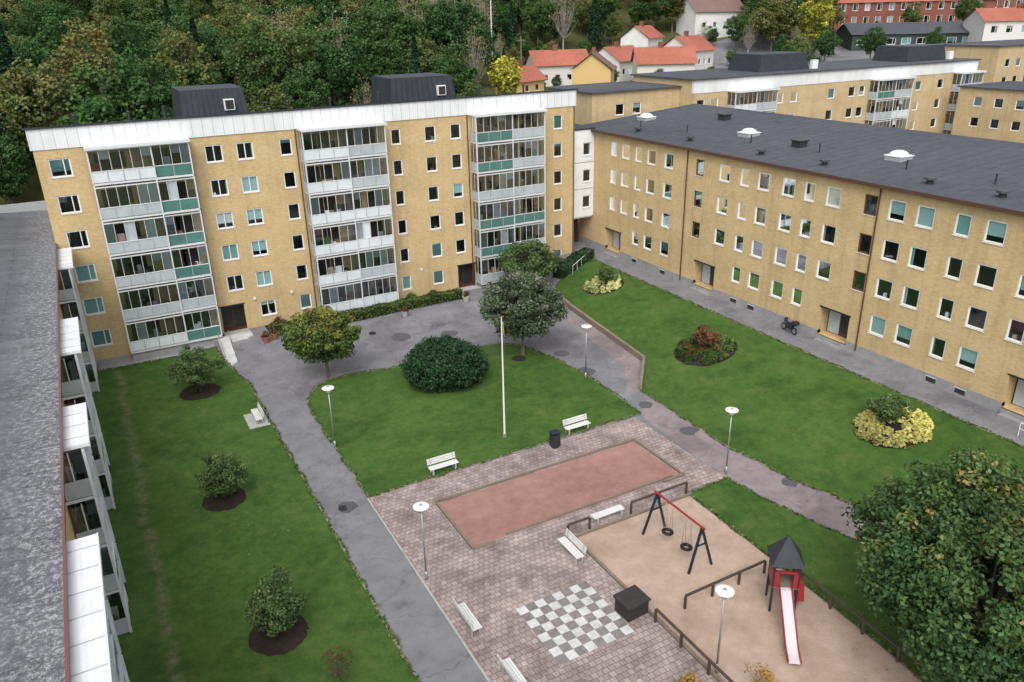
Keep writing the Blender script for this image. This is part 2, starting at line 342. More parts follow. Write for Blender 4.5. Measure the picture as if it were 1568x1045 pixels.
# ------------------------------------------------------------------ terrain
def sm(t):
    t=np.clip(t,0,1); return t*t*(3-2*t)
def terr(x,y):
    x=np.asarray(x,float);y=np.asarray(y,float)
    D=np.hypot(x+50,y+69); b=np.arctan2(x+50,y+69)
    r=2.2*sm((x+18)/13.)
    fr=.5*sm((x+46)/6.)*sm((y+9)/7.)*(1-sm((x+18)/13.))*(1-sm((y-8)/4))
    t=12*sm((y-16)/20.)*sm((b+.9)/.3)
    h=34*sm((D-150)/150.)*sm((R_(50)-b)/R_(7))*sm((b+1.2)/.4)
    f=5*sm((D-150)/100.)
    return r+fr+t+h+f
def tz(x,y): return float(terr(x,y))
xs=sorted(set([-2000,-1200,-700,-450]+list(range(-350,-66,8))+list(range(-66,2))+list(range(2,350,8))+[450,700,1200,2000]))
ys=sorted(set([-2000,-1000,-500,-300,-200,-140,-100,-80]+list(range(-66,18))+list(range(18,360,7))+[450,700,1200,2000]))
X,Y=np.meshgrid(xs,ys); Zt=terr(X,Y)
mb=MB(); mb.v=[(float(a),float(b),float(c)) for a,b,c in zip(X.ravel(),Y.ravel(),Zt.ravel())]
nx=len(xs); mb.mats=[M_asph,M_forestfl,M_grass]
for j in range(len(ys)-1):
    for i in range(nx-1):
        cx=(xs[i]+xs[i+1])/2;cy=(ys[j]+ys[j+1])/2
        mb.f.append((j*nx+i,j*nx+i+1,(j+1)*nx+i+1,(j+1)*nx+i))
        mb.m.append(0 if (-54<cx<14 and -66<cy<16) or (60<cx<190 and 12<cy<70) else (2 if cy<16 and cx<-54 else 1))
mb.obj('ground',smooth=True,normals=False)
def sheet(name,poly,m,off):
    bm=bmesh.new(); vs=[bm.verts.new((x,y,0)) for x,y in poly]; f=bm.faces.new(vs)
    bm.normal_update()
    if f.normal.z<0: f.normal_flip()
    x0=min(p[0] for p in poly);x1=max(p[0] for p in poly);y0=min(p[1] for p in poly);y1=max(p[1] for p in poly)
    for k in range(math.ceil(x0),math.floor(x1)+1): bmesh.ops.bisect_plane(bm,geom=bm.verts[:]+bm.edges[:]+bm.faces[:],plane_co=(k,0,0),plane_no=(1,0,0))
    for k in range(math.ceil(y0),math.floor(y1)+1): bmesh.ops.bisect_plane(bm,geom=bm.verts[:]+bm.edges[:]+bm.faces[:],plane_co=(0,k,0),plane_no=(0,1,0))
    for v in bm.verts: v.co.z=tz(v.co.x,v.co.y)+off
    es=[e for e in bm.edges if e.is_boundary]
    r=bmesh.ops.extrude_edge_only(bm,edges=es)
    for g in r['geom']:
        if isinstance(g,bmesh.types.BMVert): g.co.z-=off+.05
    me=bpy.data.meshes.new(name); bm.to_mesh(me); bm.free(); me.materials.append(m)
    o=bpy.data.objects.new(name,me); S.collection.objects.link(o); return o
LAWN_C=[(-39.3,-18.5),(-39.0,-16.2),(-38.2,-14.6),(-36.8,-13.5),(-34.5,-13.3),(-31.6,-13.9),(-28,-13.6),(-24.2,-13.7),(-21.8,-14.0),(-20.4,-15.2),(-19.4,-18.5),(-18.9,-23),(-18.9,-26.6),(-19.2,-30.4),(-39.3,-30.6)]
LAWN_R=[(-5.0,-3.2),(-5.2,-23),(-5.3,-60),(-13.0,-60),(-15.6,-46.5),(-16.6,-42),(-17.2,-37),(-17.0,-27.6),(-14.1,-24.2),(-12.9,-11.6),(-12.2,-7.2),(-9.6,-5.0)]
LAWN_S=[(-22.9,-39.9),(-19.9,-39.7),(-19.3,-43.5),(-18.0,-48.6),(-15.6,-60),(-24,-60),(-23.3,-52)]
LAWN_L=[(-53.6,-1.9),(-43.4,-2.2),(-43.0,-6),(-42.2,-11),(-42.1,-30),(-42.1,-60),(-53.6,-60)]
for L in (LAWN_C,LAWN_R,LAWN_S,LAWN_L): sheet('grass_lawn',L,M_grass,.05)
sheet('footpath',[(-19.3,-30.6),(-17.1,-28.5),(-17.3,-37),(-16.7,-42),(-15.7,-46.5),(-13.1,-60),(-15.5,-60),(-17.9,-48.6),(-19.2,-43.5),(-19.8,-39.6),(-19.7,-35)],M_path,.008)
sheet('footpath',[(-14.3,-12),(-13.1,-12),(-14.3,-24.2),(-17.0,-27.6),(-18.0,-27.2),(-15.6,-23.6)],M_path,.008)
sheet('paving',[(-39.3,-30.66),(-19.85,-30.66),(-19.8,-39.6),(-22.9,-39.9),(-31,-39.9),(-31,-60),(-39.5,-60)],M_pave,.012)
sheet('boules_court_gravel',[(-36.0,-33.3),(-22.0,-33.3),(-22.0,-38.0),(-36.0,-38.0)],M_boule,.022)
sheet('play_sand',[(-30.9,-40.0),(-23.0,-40.0),(-23.4,-52),(-24.1,-60),(-30.9,-60)],M_sand,.03)
sheet('planting_soil',[(-38.6,-2.6),(-38.6,-.02),(-20,-.02),(-20,-2.6)],M_soil,.03)
sheet('gravel_strip',[(-52.3,-1.85),(-52.3,-.02),(-43.3,-.02),(-43.3,-1.85)],M_plinth,.02)
mb=MB()
for i in range(8):
    for j in range(8):
        x=-36.35+i*.5;y=-47.2+j*.5; q=random.uniform(-.003,.004)
        mb.box(x+.006,x+.494,y+.006,y+.494,0,.026+q,M_lightt if (i+j)%2 else M_darkt)
mb.obj('chessboard_paving')
def ribbon(name,pts,w,m,off,h=.03,closed=False):
    mb=MB(); P=[Vector(p) for p in pts]
    if closed: P.append(P[0])
    for a,b in zip(P[:-1],P[1:]):
        L=(b-a).length; n=max(1,int(L/1.5)); d=(b-a)/n; q=Vector((-d.y,d.x)).normalized()*w/2
        for i in range(n):
            u=a+d*i; v=a+d*(i+1)
            c=[u-q,v-q,v+q,u+q]; z=[tz(k.x,k.y)+off for k in c]
            mb.hexa([(k.x,k.y,zz-.06) for k,zz in zip(c,z)]+[(k.x,k.y,zz+h) for k,zz in zip(c,z)],m)
    return mb.obj(name)
ribbon('kerb_edging',LAWN_C,.10,M_kerb,.03,.03,True)
ribbon('kerb_edging',LAWN_R[2:]+[LAWN_R[0]],.10,M_kerb,.03,.03)
ribbon('kerb_edging',[LAWN_R[0],LAWN_R[1],LAWN_R[2]],.10,M_kerb,.03,.03)
ribbon('kerb_edging',LAWN_L[1:6],.12,M_kerb,.03,.03)
ribbon('kerb_edging',[(-39.4,-30.7),(-39.5,-60)],.10,M_conc,.0,.03)
ribbon('boules_court_edging',[(-36.1,-33.15),(-21.85,-33.15),(-21.85,-38.15),(-23.4,-38.15)],.14,M_woodg,.0,.16)
ribbon('boules_court_edging',[(-36.1,-33.3),(-36.1,-38.15),(-34.8,-38.15)],.14,M_woodg,.0,.16)
ribbon('boules_court_edging',[(-34.0,-37.9),(-22.5,-37.9)],.12,M_woodg,.0,.14)
ribbon('sandpit_edging',[(-22.9,-40),(-31,-40),(-31,-60)],.14,M_woodg,.0,.16)
ribbon('retaining_wall',[(-12.3,-7.2),(-12.95,-11.6),(-14.15,-24.2),(-17.0,-27.5)],.22,M_woodg,.05,.42)
def disc(mb,x,y,r,off,m,n=28,j=.0):
    vs=[(x+r*(1+random.uniform(-j,j))*math.cos(2*math.pi*i/n),y+r*(1+random.uniform(-j,j))*math.sin(2*math.pi*i/n)) for i in range(n)]
    mb.add([(x,y,tz(x,y)+off+.03)]+[(a,b,tz(a,b)+off) for a,b in vs],[(0,1+i,1+(i+1)%n) for i in range(n)],m)
mb=MB()
for x,y,r in ((-45.8,-10.4,1.5),(-46.8,-26.5,1.25),(-46.6,-39.2,1.35)): disc(mb,x,y,r,.065,M_soil,44,.05)
disc(mb,-8.3,-10.2,2.0,.062,M_soil,40,.03); disc(mb,-10.0,-26.6,2.4,.062,M_soil,40,.03); disc(mb,-8.9,-42.5,2.1,.062,M_soil,40,.03); disc(mb,-21.9,-17.6,.6,.062,M_soil)
mb.obj('planting_soil')
mb=MB(); M_iron=simple('cast_iron',(.04,.038,.04),.5,.5); M_patch=noisy('asphalt_patch',(.075,.074,.08),(.115,.113,.12),3,.85)
for x,y in ((-40.9,-30.9),(-37.2,-7.5),(-30.5,-6.2)): disc(mb,x,y,.33,.016,M_iron,20)
for x,y,r in ((-40.7,-30.9,.6),(-18.6,-22.5,.8),(-18.0,-29.5,.6),(-17.9,-34,.7),(-17.0,-42,.6),(-36.5,-8.5,1.0),(-28.5,-8.0,.9),(-24.5,-9.5,.8),(-18.3,-18.5,.7)): disc(mb,x,y,r,.006,M_patch,14,.15)
mb.obj('manhole_covers')

# ------------------------------------------------------------------ MAIN BUILDING
B=defaultdict(MB); T=Fr((0,0),(1,0),(0,-1))
cols=[(-51.7,1.5,6,0),(-40.5,1.4,5,2),(-38.0,1.4,6,2),(-34.6,1.05,6,0),(-24.6,.95,6,0),(-21.2,1.15,6,0),(-18.6,1.1,5,0),(-7.2,1.05,6,0)]
ops=[]
for ci,(s,w,n,bl) in enumerate(cols):
    for k in range(6):
        if n==5 and k==0: continue
        o=dict(s=s,z=2.137+2.8*k,w=w,h=1.42,split=.5 if ci in(1,2) else .68)
        rr=random.random()
        if bl==2 and not(k==4) and rr<.75: o['blind']=random.choice([M_blinds[0],M_blinds[2],M_blinds[2],M_blinds[1]])
        elif k==0 and rr<.6: o['blind']=random.choice([M_blinds[0],M_blinds[2]])
        elif ci==0 and k<3: o['blind']=M_blinds[0]
        elif rr<.18: o['blind']=random.choice([M_blinds[0],M_blinds[2]])
        ops.append(o)
ops.append(dict(s=-41.1,z=1.75,w=2.0,h=2.3,kind='door',rm=M_brown,dm=M_dark)); ops.append(dict(s=-18.1,z=1.75,w=1.9,h=2.3,kind='door',rm=M_brown,dm=M_dark))
facade(B,T,-53.25,-5.2,.25,17.55,ops,M_brick)
W=B['walls']
fbox(B['plinth'],T,-53.3,-42.2,-.3,.035,-1,.25,M_plinth); fbox(B['plinth'],T,-40.0,-19.2,-.3,.035,-1,.5,M_plinth); fbox(B['plinth'],T,-17.1,-5.2,-.3,.035,-1,.6,M_plinth)
fbox(B['plinth'],T,-42.2,-40.0,-.9,.9,-1,.57,M_conc); fbox(B['plinth'],T,-19.2,-17.1,-.9,.9,-1,.57,M_conc)
W.quad((-53.25,0,-1),(-53.25,12,-1),(-53.25,12,17.2),(-53.25,0,17.55),M_brick); W.quad((-5.2,0,-1),(-5.2,12,-1),(-5.2,12,17.2),(-5.2,0,17.55),M_brick)
W.quad((-53.25,12,-1),(-5.2,12,-1),(-5.2,12,17.4),(-53.25,12,17.4),M_brick)
P=B['parapet']; fbox(P,T,-53.4,-5.1,-.3,.08,17.56,19.08,M_clad)
P.hexa([(-53.4,.3,17.56),(-53.3,.3,17.56),(-53.3,12.1,17.2),(-53.4,12.1,17.2),(-53.4,.3,19.08),(-53.3,.3,19.08),(-53.3,12.1,17.9),(-53.4,12.1,17.9)],M_clad)
P.hexa([(-5.2,.3,17.56),(-5.1,.3,17.56),(-5.1,12.1,17.2),(-5.2,12.1,17.2),(-5.2,.3,19.08),(-5.1,.3,19.08),(-5.1,12.1,17.9),(-5.2,12.1,17.9)],M_clad)
for i in range(60): x=-53.3+i*.815; P.box(x-.012,x+.012,-.095,-.08,17.58,19.06,M_alu)
Rf=B['roof']; Rf.hexa([(-53.6,-.2,19.085),(-4.95,-.2,19.085),(-4.95,12.4,17.8),(-53.6,12.4,17.8),(-53.6,-.2,19.24),(-4.95,-.2,19.24),(-4.95,12.4,17.95),(-53.6,12.4,17.95)],M_seam)
for x in (-50,-46.2,-35.5,-33.7,-30,-15.5,-10.5,-8): Rf.cone((x,1.2,18.9),(x,1.2,19.75),.09,.09,M_dark); Rf.cone((x,1.2,19.75),(x,1.2,19.85),.17,.14,M_dark)
for x0,x1 in ((-42.2,-36.6),(-23.7,-16.9)):
    Q=B['roof_penthouse']; Q.hexa([(x0,3.0,18.4),(x1,3.0,18.4),(x1,9,17.8),(x0,9,17.8),(x0+.25,3.5,20.95),(x1-.25,3.5,20.95),(x1-.25,8.6,20.95),(x0+.25,8.6,20.95)],M_seam)
    n=12
    for i in range(n+1):
        t=x0+.05+(x1-x0-.1)*i/n; t2=x0+.3+(x1-x0-.6)*i/n
        Q.beam((t,2.98,18.6),(t2,3.48,20.95),.035,.05,M_dark)
    xm=x1-1.6; Q.box(xm-.42,xm+.42,2.9,3.5,19.2,20.1,M_frame); Q.box(xm-.34,xm+.34,2.86,2.95,19.28,20.02,M_room)
    Q.cone((x0-1.2,3,18.8),(x0-1.2,3,19.9),.16,.16,M_dark)
def pal1(k,bi,rg): return M_teal if (bi==1 and k!=1 and rg.random()<.85) else rg.choice([M_frost,M_frost2,M_frost2])
def pal2(k,bi,rg): return M_frost if bi==0 else rg.choice([M_frost,M_frost2])
def pal3(k,bi,rg): return M_teal if (bi==0 and k in(1,2,4,5)) else (M_teal if bi==1 and k==2 else M_frost2)
balcony(B,T,-49.75,-42.5,.75,6,1.4,-45.3,pal1,17.5,1)
balcony(B,T,-33.45,-26.1,.85,6,1.4,-29.6,pal2,17.5,2)
balcony(B,T,-17.1,-9.6,.95,6,1.4,-13.2,pal3,17.5,3)
for x0,x1 in ((-49.7,-42.6),(-33.4,-26.2),(-17.0,-9.7)): fbox(B['plinth'],T,x0,x1,0,1.25,-1,.74,M_plinth)
for x in (-42.3,-33.7,-17.4,-5.35): B['downpipes'].cone((x,-.1,.4),(x,-.1,17.5),.05,.05,M_brown)
for x in (-35.8,-23,-39.1): fbox(B['lamps'],T,x-.1,x+.1,0,.14,3.15,3.35,M_white)
finish(B,'apartment_building')
# ------------------------------------------------------------------ RIGHT WING
B=defaultdict(MB); T=Fr((-2.3,0),(0,1),(-1,0))
cy=[-2.9,-4.9,-7.0,-9.0,-11.6,-15.9,-19.0,-21.4,-23.5,-26.1,-28.2,-30.4,-33.6,-35.7,-37.8,-40.4,-42.5,-45.0,-48.3,-50.4,-52.5,-55.1,-57.2,-59.5,-63,-65,-67]
ent=[-3.2,-17.4,-32.0,-46.6,-61.2]
ops=[]
for i,s in enumerate(cy):
    for k in range(4):
        if k==0 and any(abs(s-e)<2.1 for e in ent): continue
        nar=(i%5 in (0,2)); w=1.05 if nar else 1.3
        o=dict(s=s,z=4.947+2.8*k,w=w,h=1.42)
        if random.random()<.34: o['blind']=random.choice([M_blinds[0],M_blinds[2],M_blinds[2],M_blinds[1]])
        if k==0 and random.random()<.4: o['blind']=M_blinds[2]
        if abs(s+33.6)<.1 or abs(s+15.9)<.1: o['frame']=M_brown
        ops.append(o)
for e in ent:
    ops.append(dict(s=e,z=3.75,w=2.7,h=2.2,kind='door'))
facade(B,T,-72,3.3,2.65,14.7,ops,M_brick)
W=B['walls']
es=sorted(ent); prev=-72
for e in es+[99]:
    a=min(e-1.35,3.3)
    if a>prev: fbox(B['plinth'],T,prev,a,-.3,.03,1,2.95,M_plinth)
    if e<50: fbox(B['plinth'],T,e-1.35,e+1.35,-1.2,.12,1,2.55,M_plinth); fbox(B['plinth'],T,e-1.2,e+1.2,.12,.55,1,2.36,M_plinth)
    prev=e+1.35
for s in cy:
    if s>-60 and not any(abs(s-e)<2 for e in ent) and int(-s*10)%3: fbox(B['plinth'],T,s-.35,s+.35,.02,.045,2.4,2.75,M_room); fbox(B['plinth'],T,s-.4,s+.4,.025,.06,2.75,2.8,M_alul)
W.quad((-2.3,3.3,1),(13.5,3.3,1),(13.5,3.3,15.9),(-2.3,3.3,14.7),M_brick); W.quad((13.5,3.3,1),(13.5,-72,1),(13.5,-72,15.9),(13.5,3.3,15.9),M_brick); W.quad((-2.3,-72,1),(13.5,-72,1),(13.5,-72,15.9),(-2.3,-72,14.7),M_brick)
Rf=B['roof']; Rf.hexa([(-2.75,3.8,14.78),(13.9,3.8,16.05),(13.9,-72.4,16.05),(-2.75,-72.4,14.78),(-2.75,3.8,14.95),(13.9,3.8,16.22),(13.9,-72.4,16.22),(-2.75,-72.4,14.95)],M_roofd)
Rf.box(-2.82,-2.755,-72.4,3.85,14.74,15.0,M_brown)
Rf.quad((-2.75,3.8,14.74),(-2.3,3.8,14.74),(-2.3,-72.4,14.74),(-2.75,-72.4,14.74),M_brown)
rz=lambda x:14.95+(x+2.75)*.0763
for i in range(72):
    y=3-i*1.05; Rf.beam((-2.7,y,rz(-2.7)+.006),(13.8,y,rz(13.8)+.006),.025,.014,M_roofd)
for y in (.2,-15,-30.6,-45.6):
    V=B['skylights']; x=4.1; z=rz(x)
    V.box(x-.7,x+.7,y-.7,y+.7,z-.2,z+.28,M_alu); V.box(x-.76,x+.76,y-.76,y+.76,z+.28,z+.34,M_frame)
    n=12; vs=[];fs=[]
    for j in range(5):
        a=j/4*math.pi/2; r=.70*math.cos(a) if j<4 else .02
        for i in range(n): vs.append((x+r*math.cos(i*2*math.pi/n),y+r*math.sin(i*2*math.pi/n),z+.34+.36*math.sin(a)))
    for j in range(4):
        for i in range(n): fs.append((j*n+i,j*n+(i+1)%n,(j+1)*n+(i+1)%n,(j+1)*n+i))
    V.add(vs,fs,M_frame)
V=B['roof_vents']
for x,y in ((-.6,-4.6),(-.6,-12.4),(-.8,-21.5),(-.6,-27.8),(-.5,-36.5),(-.6,-41.5),(-.6,-52)):
    z=rz(x); V.cone((x,y,z-.1),(x,y,z+.3),.22,.22,M_dark,10); V.cone((x,y,z+.3),(x,y,z+.42),.42,.36,M_dark,10)
for x,y in ((8.5,-7),(3.2,-21.8)):
    z=rz(x); V.box(x-.45,x+.45,y-.45,y+.45,z-.1,z+.5,M_dark); V.box(x-.55,x+.55,y-.55,y+.55,z+.5,z+.6,M_dark)
for y in (-3,-9,-17.5,-24.5,-33,-39.5,-46): x=1.2+random.uniform(-.3,1.5); z=rz(x); V.cone((x,y,z-.1),(x,y,z+.7),.06,.06,M_dark)
for y in (-14.3,-34.3,-54): B['downpipes'].cone((-2.4,y,2.5),(-2.4,y,14.75),.055,.055,M_brown)
finish(B,'apartment_building')
B=defaultdict(MB); T=Fr((0,.6),(1,0),(0,-1))
ops=[dict(s=-3.2,z=z,w=1.05,h=1.35) for z in (7.4,10.2,13.0)]
facade(B,T,-5.08,-2.32,5.8,15.0,ops,M_white)
fbox(B['roof'],T,-5.1,-2.3,-6,.1,15.0,15.15,M_dark)
for z in (8.8,11.6): fbox(B['walls'],T,-5.05,-2.35,.0,.02,z,z+.08,M_alu)
fbox(B['walls'],T,-5.08,-2.32,-6,-.21,5.6,5.8,M_white)
fquad(B['walls'],T,-5.08,-2.32,-3.0,1,5.6,M_brown)
finish(B,'stairwell_link')
# ------------------------------------------------------------------ LEFT BUILDING
LX=-53.7
B=defaultdict(MB); T=Fr((LX,0),(0,1),(1,0))
blocks=[(-6.2,-.6),(-24.2,-18.6),(-35.6,-31.6),(-50.2,-43.0),(-64,-56)]
ops=[]
for s in (-8.5,-10.8,-13.3,-16,-27,-29.3,-38,-40.5,-52.5,-54.5):
    for k in range(4):
        o=dict(s=s,z=1.2+2.5*k,w=1.2,h=1.3)
        if random.random()<.3: o['blind']=M_blinds[2]
        ops.append(o)
facade(B,T,-68,-.3,0,10.25,ops,M_brick)
W=B['walls']; W.quad((LX,-.3,0),(LX,14,0),(LX,14,10.25),(LX,-.3,10.25),M_brick); W.quad((LX,14,0),(-66,14,0),(-66,14,10.5),(LX,14,10.25),M_brick); W.quad((-66,14,0),(-66,-68,0),(-66,-68,10.3),(-66,14,10.3),M_brick); W.quad((LX,-68,0),(-66,-68,0),(-66,-68,10.3),(LX,-68,10.3),M_brick)
for i,(a,b) in enumerate(blocks):
    balcony(B,T,a,b,-.1,4,1.15,(a+b)/2+.4,lambda k,bi,rg:M_teal if rg.random()<.4 else rg.choice([M_frost,M_frost,M_frost2]),9.95,20+i,2.5,.25)
    for k in range(int((b-a)/1.2)): fbox(B['balconies'],T,a+.6+k*1.2,a+.63+k*1.2,.45,1.38,10.11,10.135,M_alu)
Rf=B['roof']; e0=LX+.42
Rf.hexa([(-66.2,14.2,11.0),(e0,14.2,10.3),(e0,-68,10.3),(-66.2,-68,11.0),(-66.2,14.2,11.1),(e0,14.2,10.42),(e0,-68,10.42),(-66.2,-68,11.1)],M_lroof)
M_gut=simple('reddish_gutter',(.16,.07,.06),.5)
Rf.box(e0+.002,e0+.09,-68,14.2,10.28,10.46,M_gut)
Rf.box(-60.5,-58.3,10,11.5,11,12.0,M_dark); Rf.box(-60.6,-58.2,9.9,11.6,12.0,12.1,M_dark)
Rf.box(-66,e0,14.0,14.25,10.4,11.3,M_alu)
finish(B,'apartment_building')
# ------------------------------------------------------------------ generic far slab
def slab(name,O,A,N,L,D,z0,z1,wm,wins,rows,lh,zrow,w=1.3,h=1.35,band=0,roof=M_roofd,balc=(),roofh=.0,gable=False):
    B=defaultdict(MB); T=Fr(O,A,N)
    ops=[dict(s=s,z=zrow+lh*k,w=w,h=h,**({'blind':random.choice(M_blinds[:3])} if random.random()<.3 else {})) for s in wins for k in range(rows)]
    facade(B,T,0,L,z0,z1-band,ops,wm); W=B['walls']
    for s in (0,L): W.quad(T.p(s,0,z0),T.p(s,-D,z0),T.p(s,-D,z1),T.p(s,0,z1),wm)
    W.quad(T.p(0,-D,z0),T.p(L,-D,z0),T.p(L,-D,z1),T.p(0,-D,z1),wm)
    if band: fbox(B['parapet'],T,-.1,L+.1,-.3,.06,z1-band+.004,z1-.004,M_clad)
    if gable:
        R=B['roof']; zr=z1+roofh
        R.quad(T.p(-.4,.5,z1-.1),T.p(L+.4,.5,z1-.1),T.p(L+.4,-D/2,zr),T.p(-.4,-D/2,zr),roof); R.quad(T.p(-.4,-D-.5,z1-.1),T.p(L+.4,-D-.5,z1-.1),T.p(L+.4,-D/2,zr+.001),T.p(-.4,-D/2,zr+.001),roof)
        for s in (0,L): W.add([T.p(s,0,z1),T.p(s,-D,z1),T.p(s,-D/2,zr-.1)],[(0,1,2)],wm)
        fbox(B['chimney'],T,L*.4,L*.4+.8,-D/2-.3,-D/2+.3,zr-.6,zr+.8,M_red)
    else:
        fbox(B['roof'],T,-.3,L+.3,-D-.3,.3,z1,z1+.18,roof)
    for i,(a,b) in enumerate(balc):
        balcony(B,T,a,b,zrow-1.25,rows,1.4,(a+b)/2,lambda k,bi,rg:rg.choice([M_frost2,M_frost,M_frost2,M_teal]),z1-band-.1,50+i,lh)
    finish(B,name); return T
slab('apartment_building',(16,6.5),(1,0),(0,-1),55,12,0,18.5,M_brickb,[1.2,3.4,14.5,17,24,28,30,42,47],5,2.8,4.4,band=1.5,balc=[(5.5,12.5),(31.5,38.8),(49.7,54.8)])
slab('apartment_building',(3,9),(1,0),(0,-1),13,10,0,17.6,M_brickb,[4,6.5],5,2.8,4.4,roof=M_roofd)
mb=MB()
for x in (29,58): 
    mb.hexa([(x,9,18.5),(x+9,9,18.5),(x+9,15,18.5),(x,15,18.5),(x+.4,9.4,20.8),(x+8.6,9.4,20.8),(x+8.6,14.6,20.8),(x+.4,14.6,20.8)],M_seam); mb.box(x+9.6,x+10.6,9,9.5,18.6,19.8,M_frame)
mb.obj('roof_penthouse')
slab('apartment_building',(64,4),(0,-1),(-1,0),50,12,0,15.2,M_brickb,[3,6,9,12.5,16,20,24],4,2.8,5.0)
slab('apartment_building',(85,12),(1,0),(0,-1),50,12,2,19.8,M_brickb,[3,6,9,12.5,16,20,24],5,2.8,6.0)
def polar(b,D): return (-50.2+D*math.sin(R_(b)),-69.2+D*math.cos(R_(b)))
M_wwall=simple('white_wood_wall',(.62,.6,.56),.7)
HS=[(31.8,150,10,7,4.0,2.4,-15,M_wwall,M_tile),(34.3,132,7,6,4.2,2.4,50,M_yel,M_tile2),(35.9,158,9,7,3.8,2.4,20,M_wwall,M_tile),
          (39.0,150,10,7,4.0,2.6,-30,M_wwall,M_tile),(40.5,166,9,7,4.0,2.6,20,M_wwall,M_tile),(41.9,190,12,8,4.5,3,-10,M_woodw,M_tile2),(29.2,128,6,5,3.0,2,20,M_yel,M_tile),
          (25.5,215,9,7,5,2.6,10,M_yel,M_tile),(37.5,176,8,6,4,2.3,30,M_woodw,M_tile)]
def house(name,b,D,L,Wd,H,rh,rot,wm,rm):
    x,y=polar(b,D); z=tz(x,y)-.3
    a=Vector((math.cos(R_(rot)),math.sin(R_(rot)))); n=Vector((a.y,-a.x))
    o=Vector((x,y))-a*L/2+n*Wd/2
    slab(name,(o.x,o.y),a,n,L,Wd,z-2,z+H,wm,[L*.18,L*.4,L*.62,L*.84] if L>7 else [L*.3,L*.7],1,2.6,z+1.9,w=1.0,h=1.1,roof=rm,gable=True,roofh=rh)
for h in HS: house('detached_house',*h)
slab('red_brick_building',polar(49.6,255),(.72,-.69),(-.69,-.72),40,14,14,27.5,M_red,[2+3.1*i for i in range(12)],3,3.4,19.5,w=1.4,h=1.9,roof=M_tile,gable=True,roofh=4)
slab('red_brick_building',polar(56.0,275),(.72,-.69),(-.69,-.72),50,14,14,29.5,M_red,[2+3.1*i for i in range(15)],3,3.4,19.5,w=1.4,h=1.9,roof=M_tile,gable=True,roofh=4)
slab('red_brick_building',polar(51.5,300),(.72,-.69),(-.69,-.72),60,14,14,33,M_red,[2+3.1*i for i in range(18)],3,3.4,24,w=1.4,h=1.9,roof=M_tile,gable=True,roofh=3)
M_dkw=simple('dark_green_wall',(.04,.055,.05),.7)
slab('school_building',polar(50.8,205),(.8,-.6),(-.6,-.8),30,16,12,20.6,M_dkw,[2+3.2*i for i in range(9)],1,3,19,w=2,h=1.4,roof=M_roofd,gable=True,roofh=2.2)
slab('white_building',polar(58.0,205),(.8,-.6),(-.6,-.8),20,12,12,23,M_wwall,[2+3*i for i in range(6)],2,3,18.3,w=1.4,h=1.5,roof=M_tile,gable=True,roofh=2.5)
# ------------------------------------------------------------------ vegetation
def leaves(P,Nr,size,tint,shade,elong=1.6):
    n=len(P); Nr=Nr/np.linalg.norm(Nr,axis=1,keepdims=True)
    r=rs.normal(size=(n,3)); t=np.cross(Nr,r); t/=np.linalg.norm(t,axis=1,keepdims=True); b=np.cross(Nr,t)
    size=np.broadcast_to(size,(n,))[:,None]
    V=np.stack([P-t*size*.5*elong,P-b*size*.5,P+t*size*.5*elong,P+b*size*.5],1).reshape(-1,3)
    return V,np.repeat(tint,4),np.repeat(shade,4)
def unit(n):
    v=rs.normal(size=(n,3)); return v/np.linalg.norm(v,axis=1,keepdims=True)
def crown(c,R,nclump,nleaf,cr,lsize,inner=.45,topt=0.,elong=1.6,flat=1.,lumpy=1.):
    c=np.array(c,float);R=np.array(R,float)
    d=unit(nclump); rad=inner+(1-inner)*rs.rand(nclump)**.6
    lump=1+lumpy*(.12*np.sin(3*np.arctan2(d[:,1],d[:,0])+rs.rand()*6)+.08*np.sin(5*d[:,2]+2))
    C=c+d*R*(rad*lump*(1-cr/R.mean()*.55))[:,None]
    i=rs.randint(0,nclump,nleaf); off=unit(nleaf)*(rs.rand(nleaf)**.45)[:,None]; crs=cr*(.6+.8*rs.rand(nclump))[i]
    P=C[i]+off*crs[:,None]*np.array([1,1,.75])
    Nr=off*.8+np.array([0,0,.5])+unit(nleaf)*.8*flat
    ct=rs.rand(nclump)
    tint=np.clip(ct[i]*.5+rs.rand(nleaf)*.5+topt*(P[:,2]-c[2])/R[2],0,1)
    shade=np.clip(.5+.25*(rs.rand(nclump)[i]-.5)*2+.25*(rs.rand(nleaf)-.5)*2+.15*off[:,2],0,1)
    return leaves(P,Nr,lsize*(.7+.6*rs.rand(nleaf)),tint,shade,elong),C
def veg_mesh(name,leafparts,mb,lm):
    V=[];t=[];s=[]
    for a,b,c in leafparts: V.append(a);t.append(b);s.append(c)
    V=np.concatenate(V);t=np.concatenate(t);s=np.concatenate(s); nl=len(V)//4
    nv=len(V); wv=np.array(mb.v).reshape(-1,3) if mb.v else np.zeros((0,3))
    faces=np.arange(nv).reshape(-1,4).tolist()+[tuple(k+nv for k in f) for f in mb.f]
    me=bpy.data.meshes.new(name); me.from_pydata(np.concatenate([V,wv]).tolist(),[],faces)
    me.materials.append(lm)
    for m in mb.mats: me.materials.append(m)
    me.polygons.foreach_set('material_index',[0]*nl+[1+k for k in mb.m])
    a=me.attributes.new('tint','FLOAT','POINT'); a.data.foreach_set('value',np.concatenate([t,np.zeros(len(wv))]).astype(np.float32))
    a=me.attributes.new('shade','FLOAT','POINT'); a.data.foreach_set('value',np.concatenate([s,np.zeros(len(wv))]).astype(np.float32))
    return me
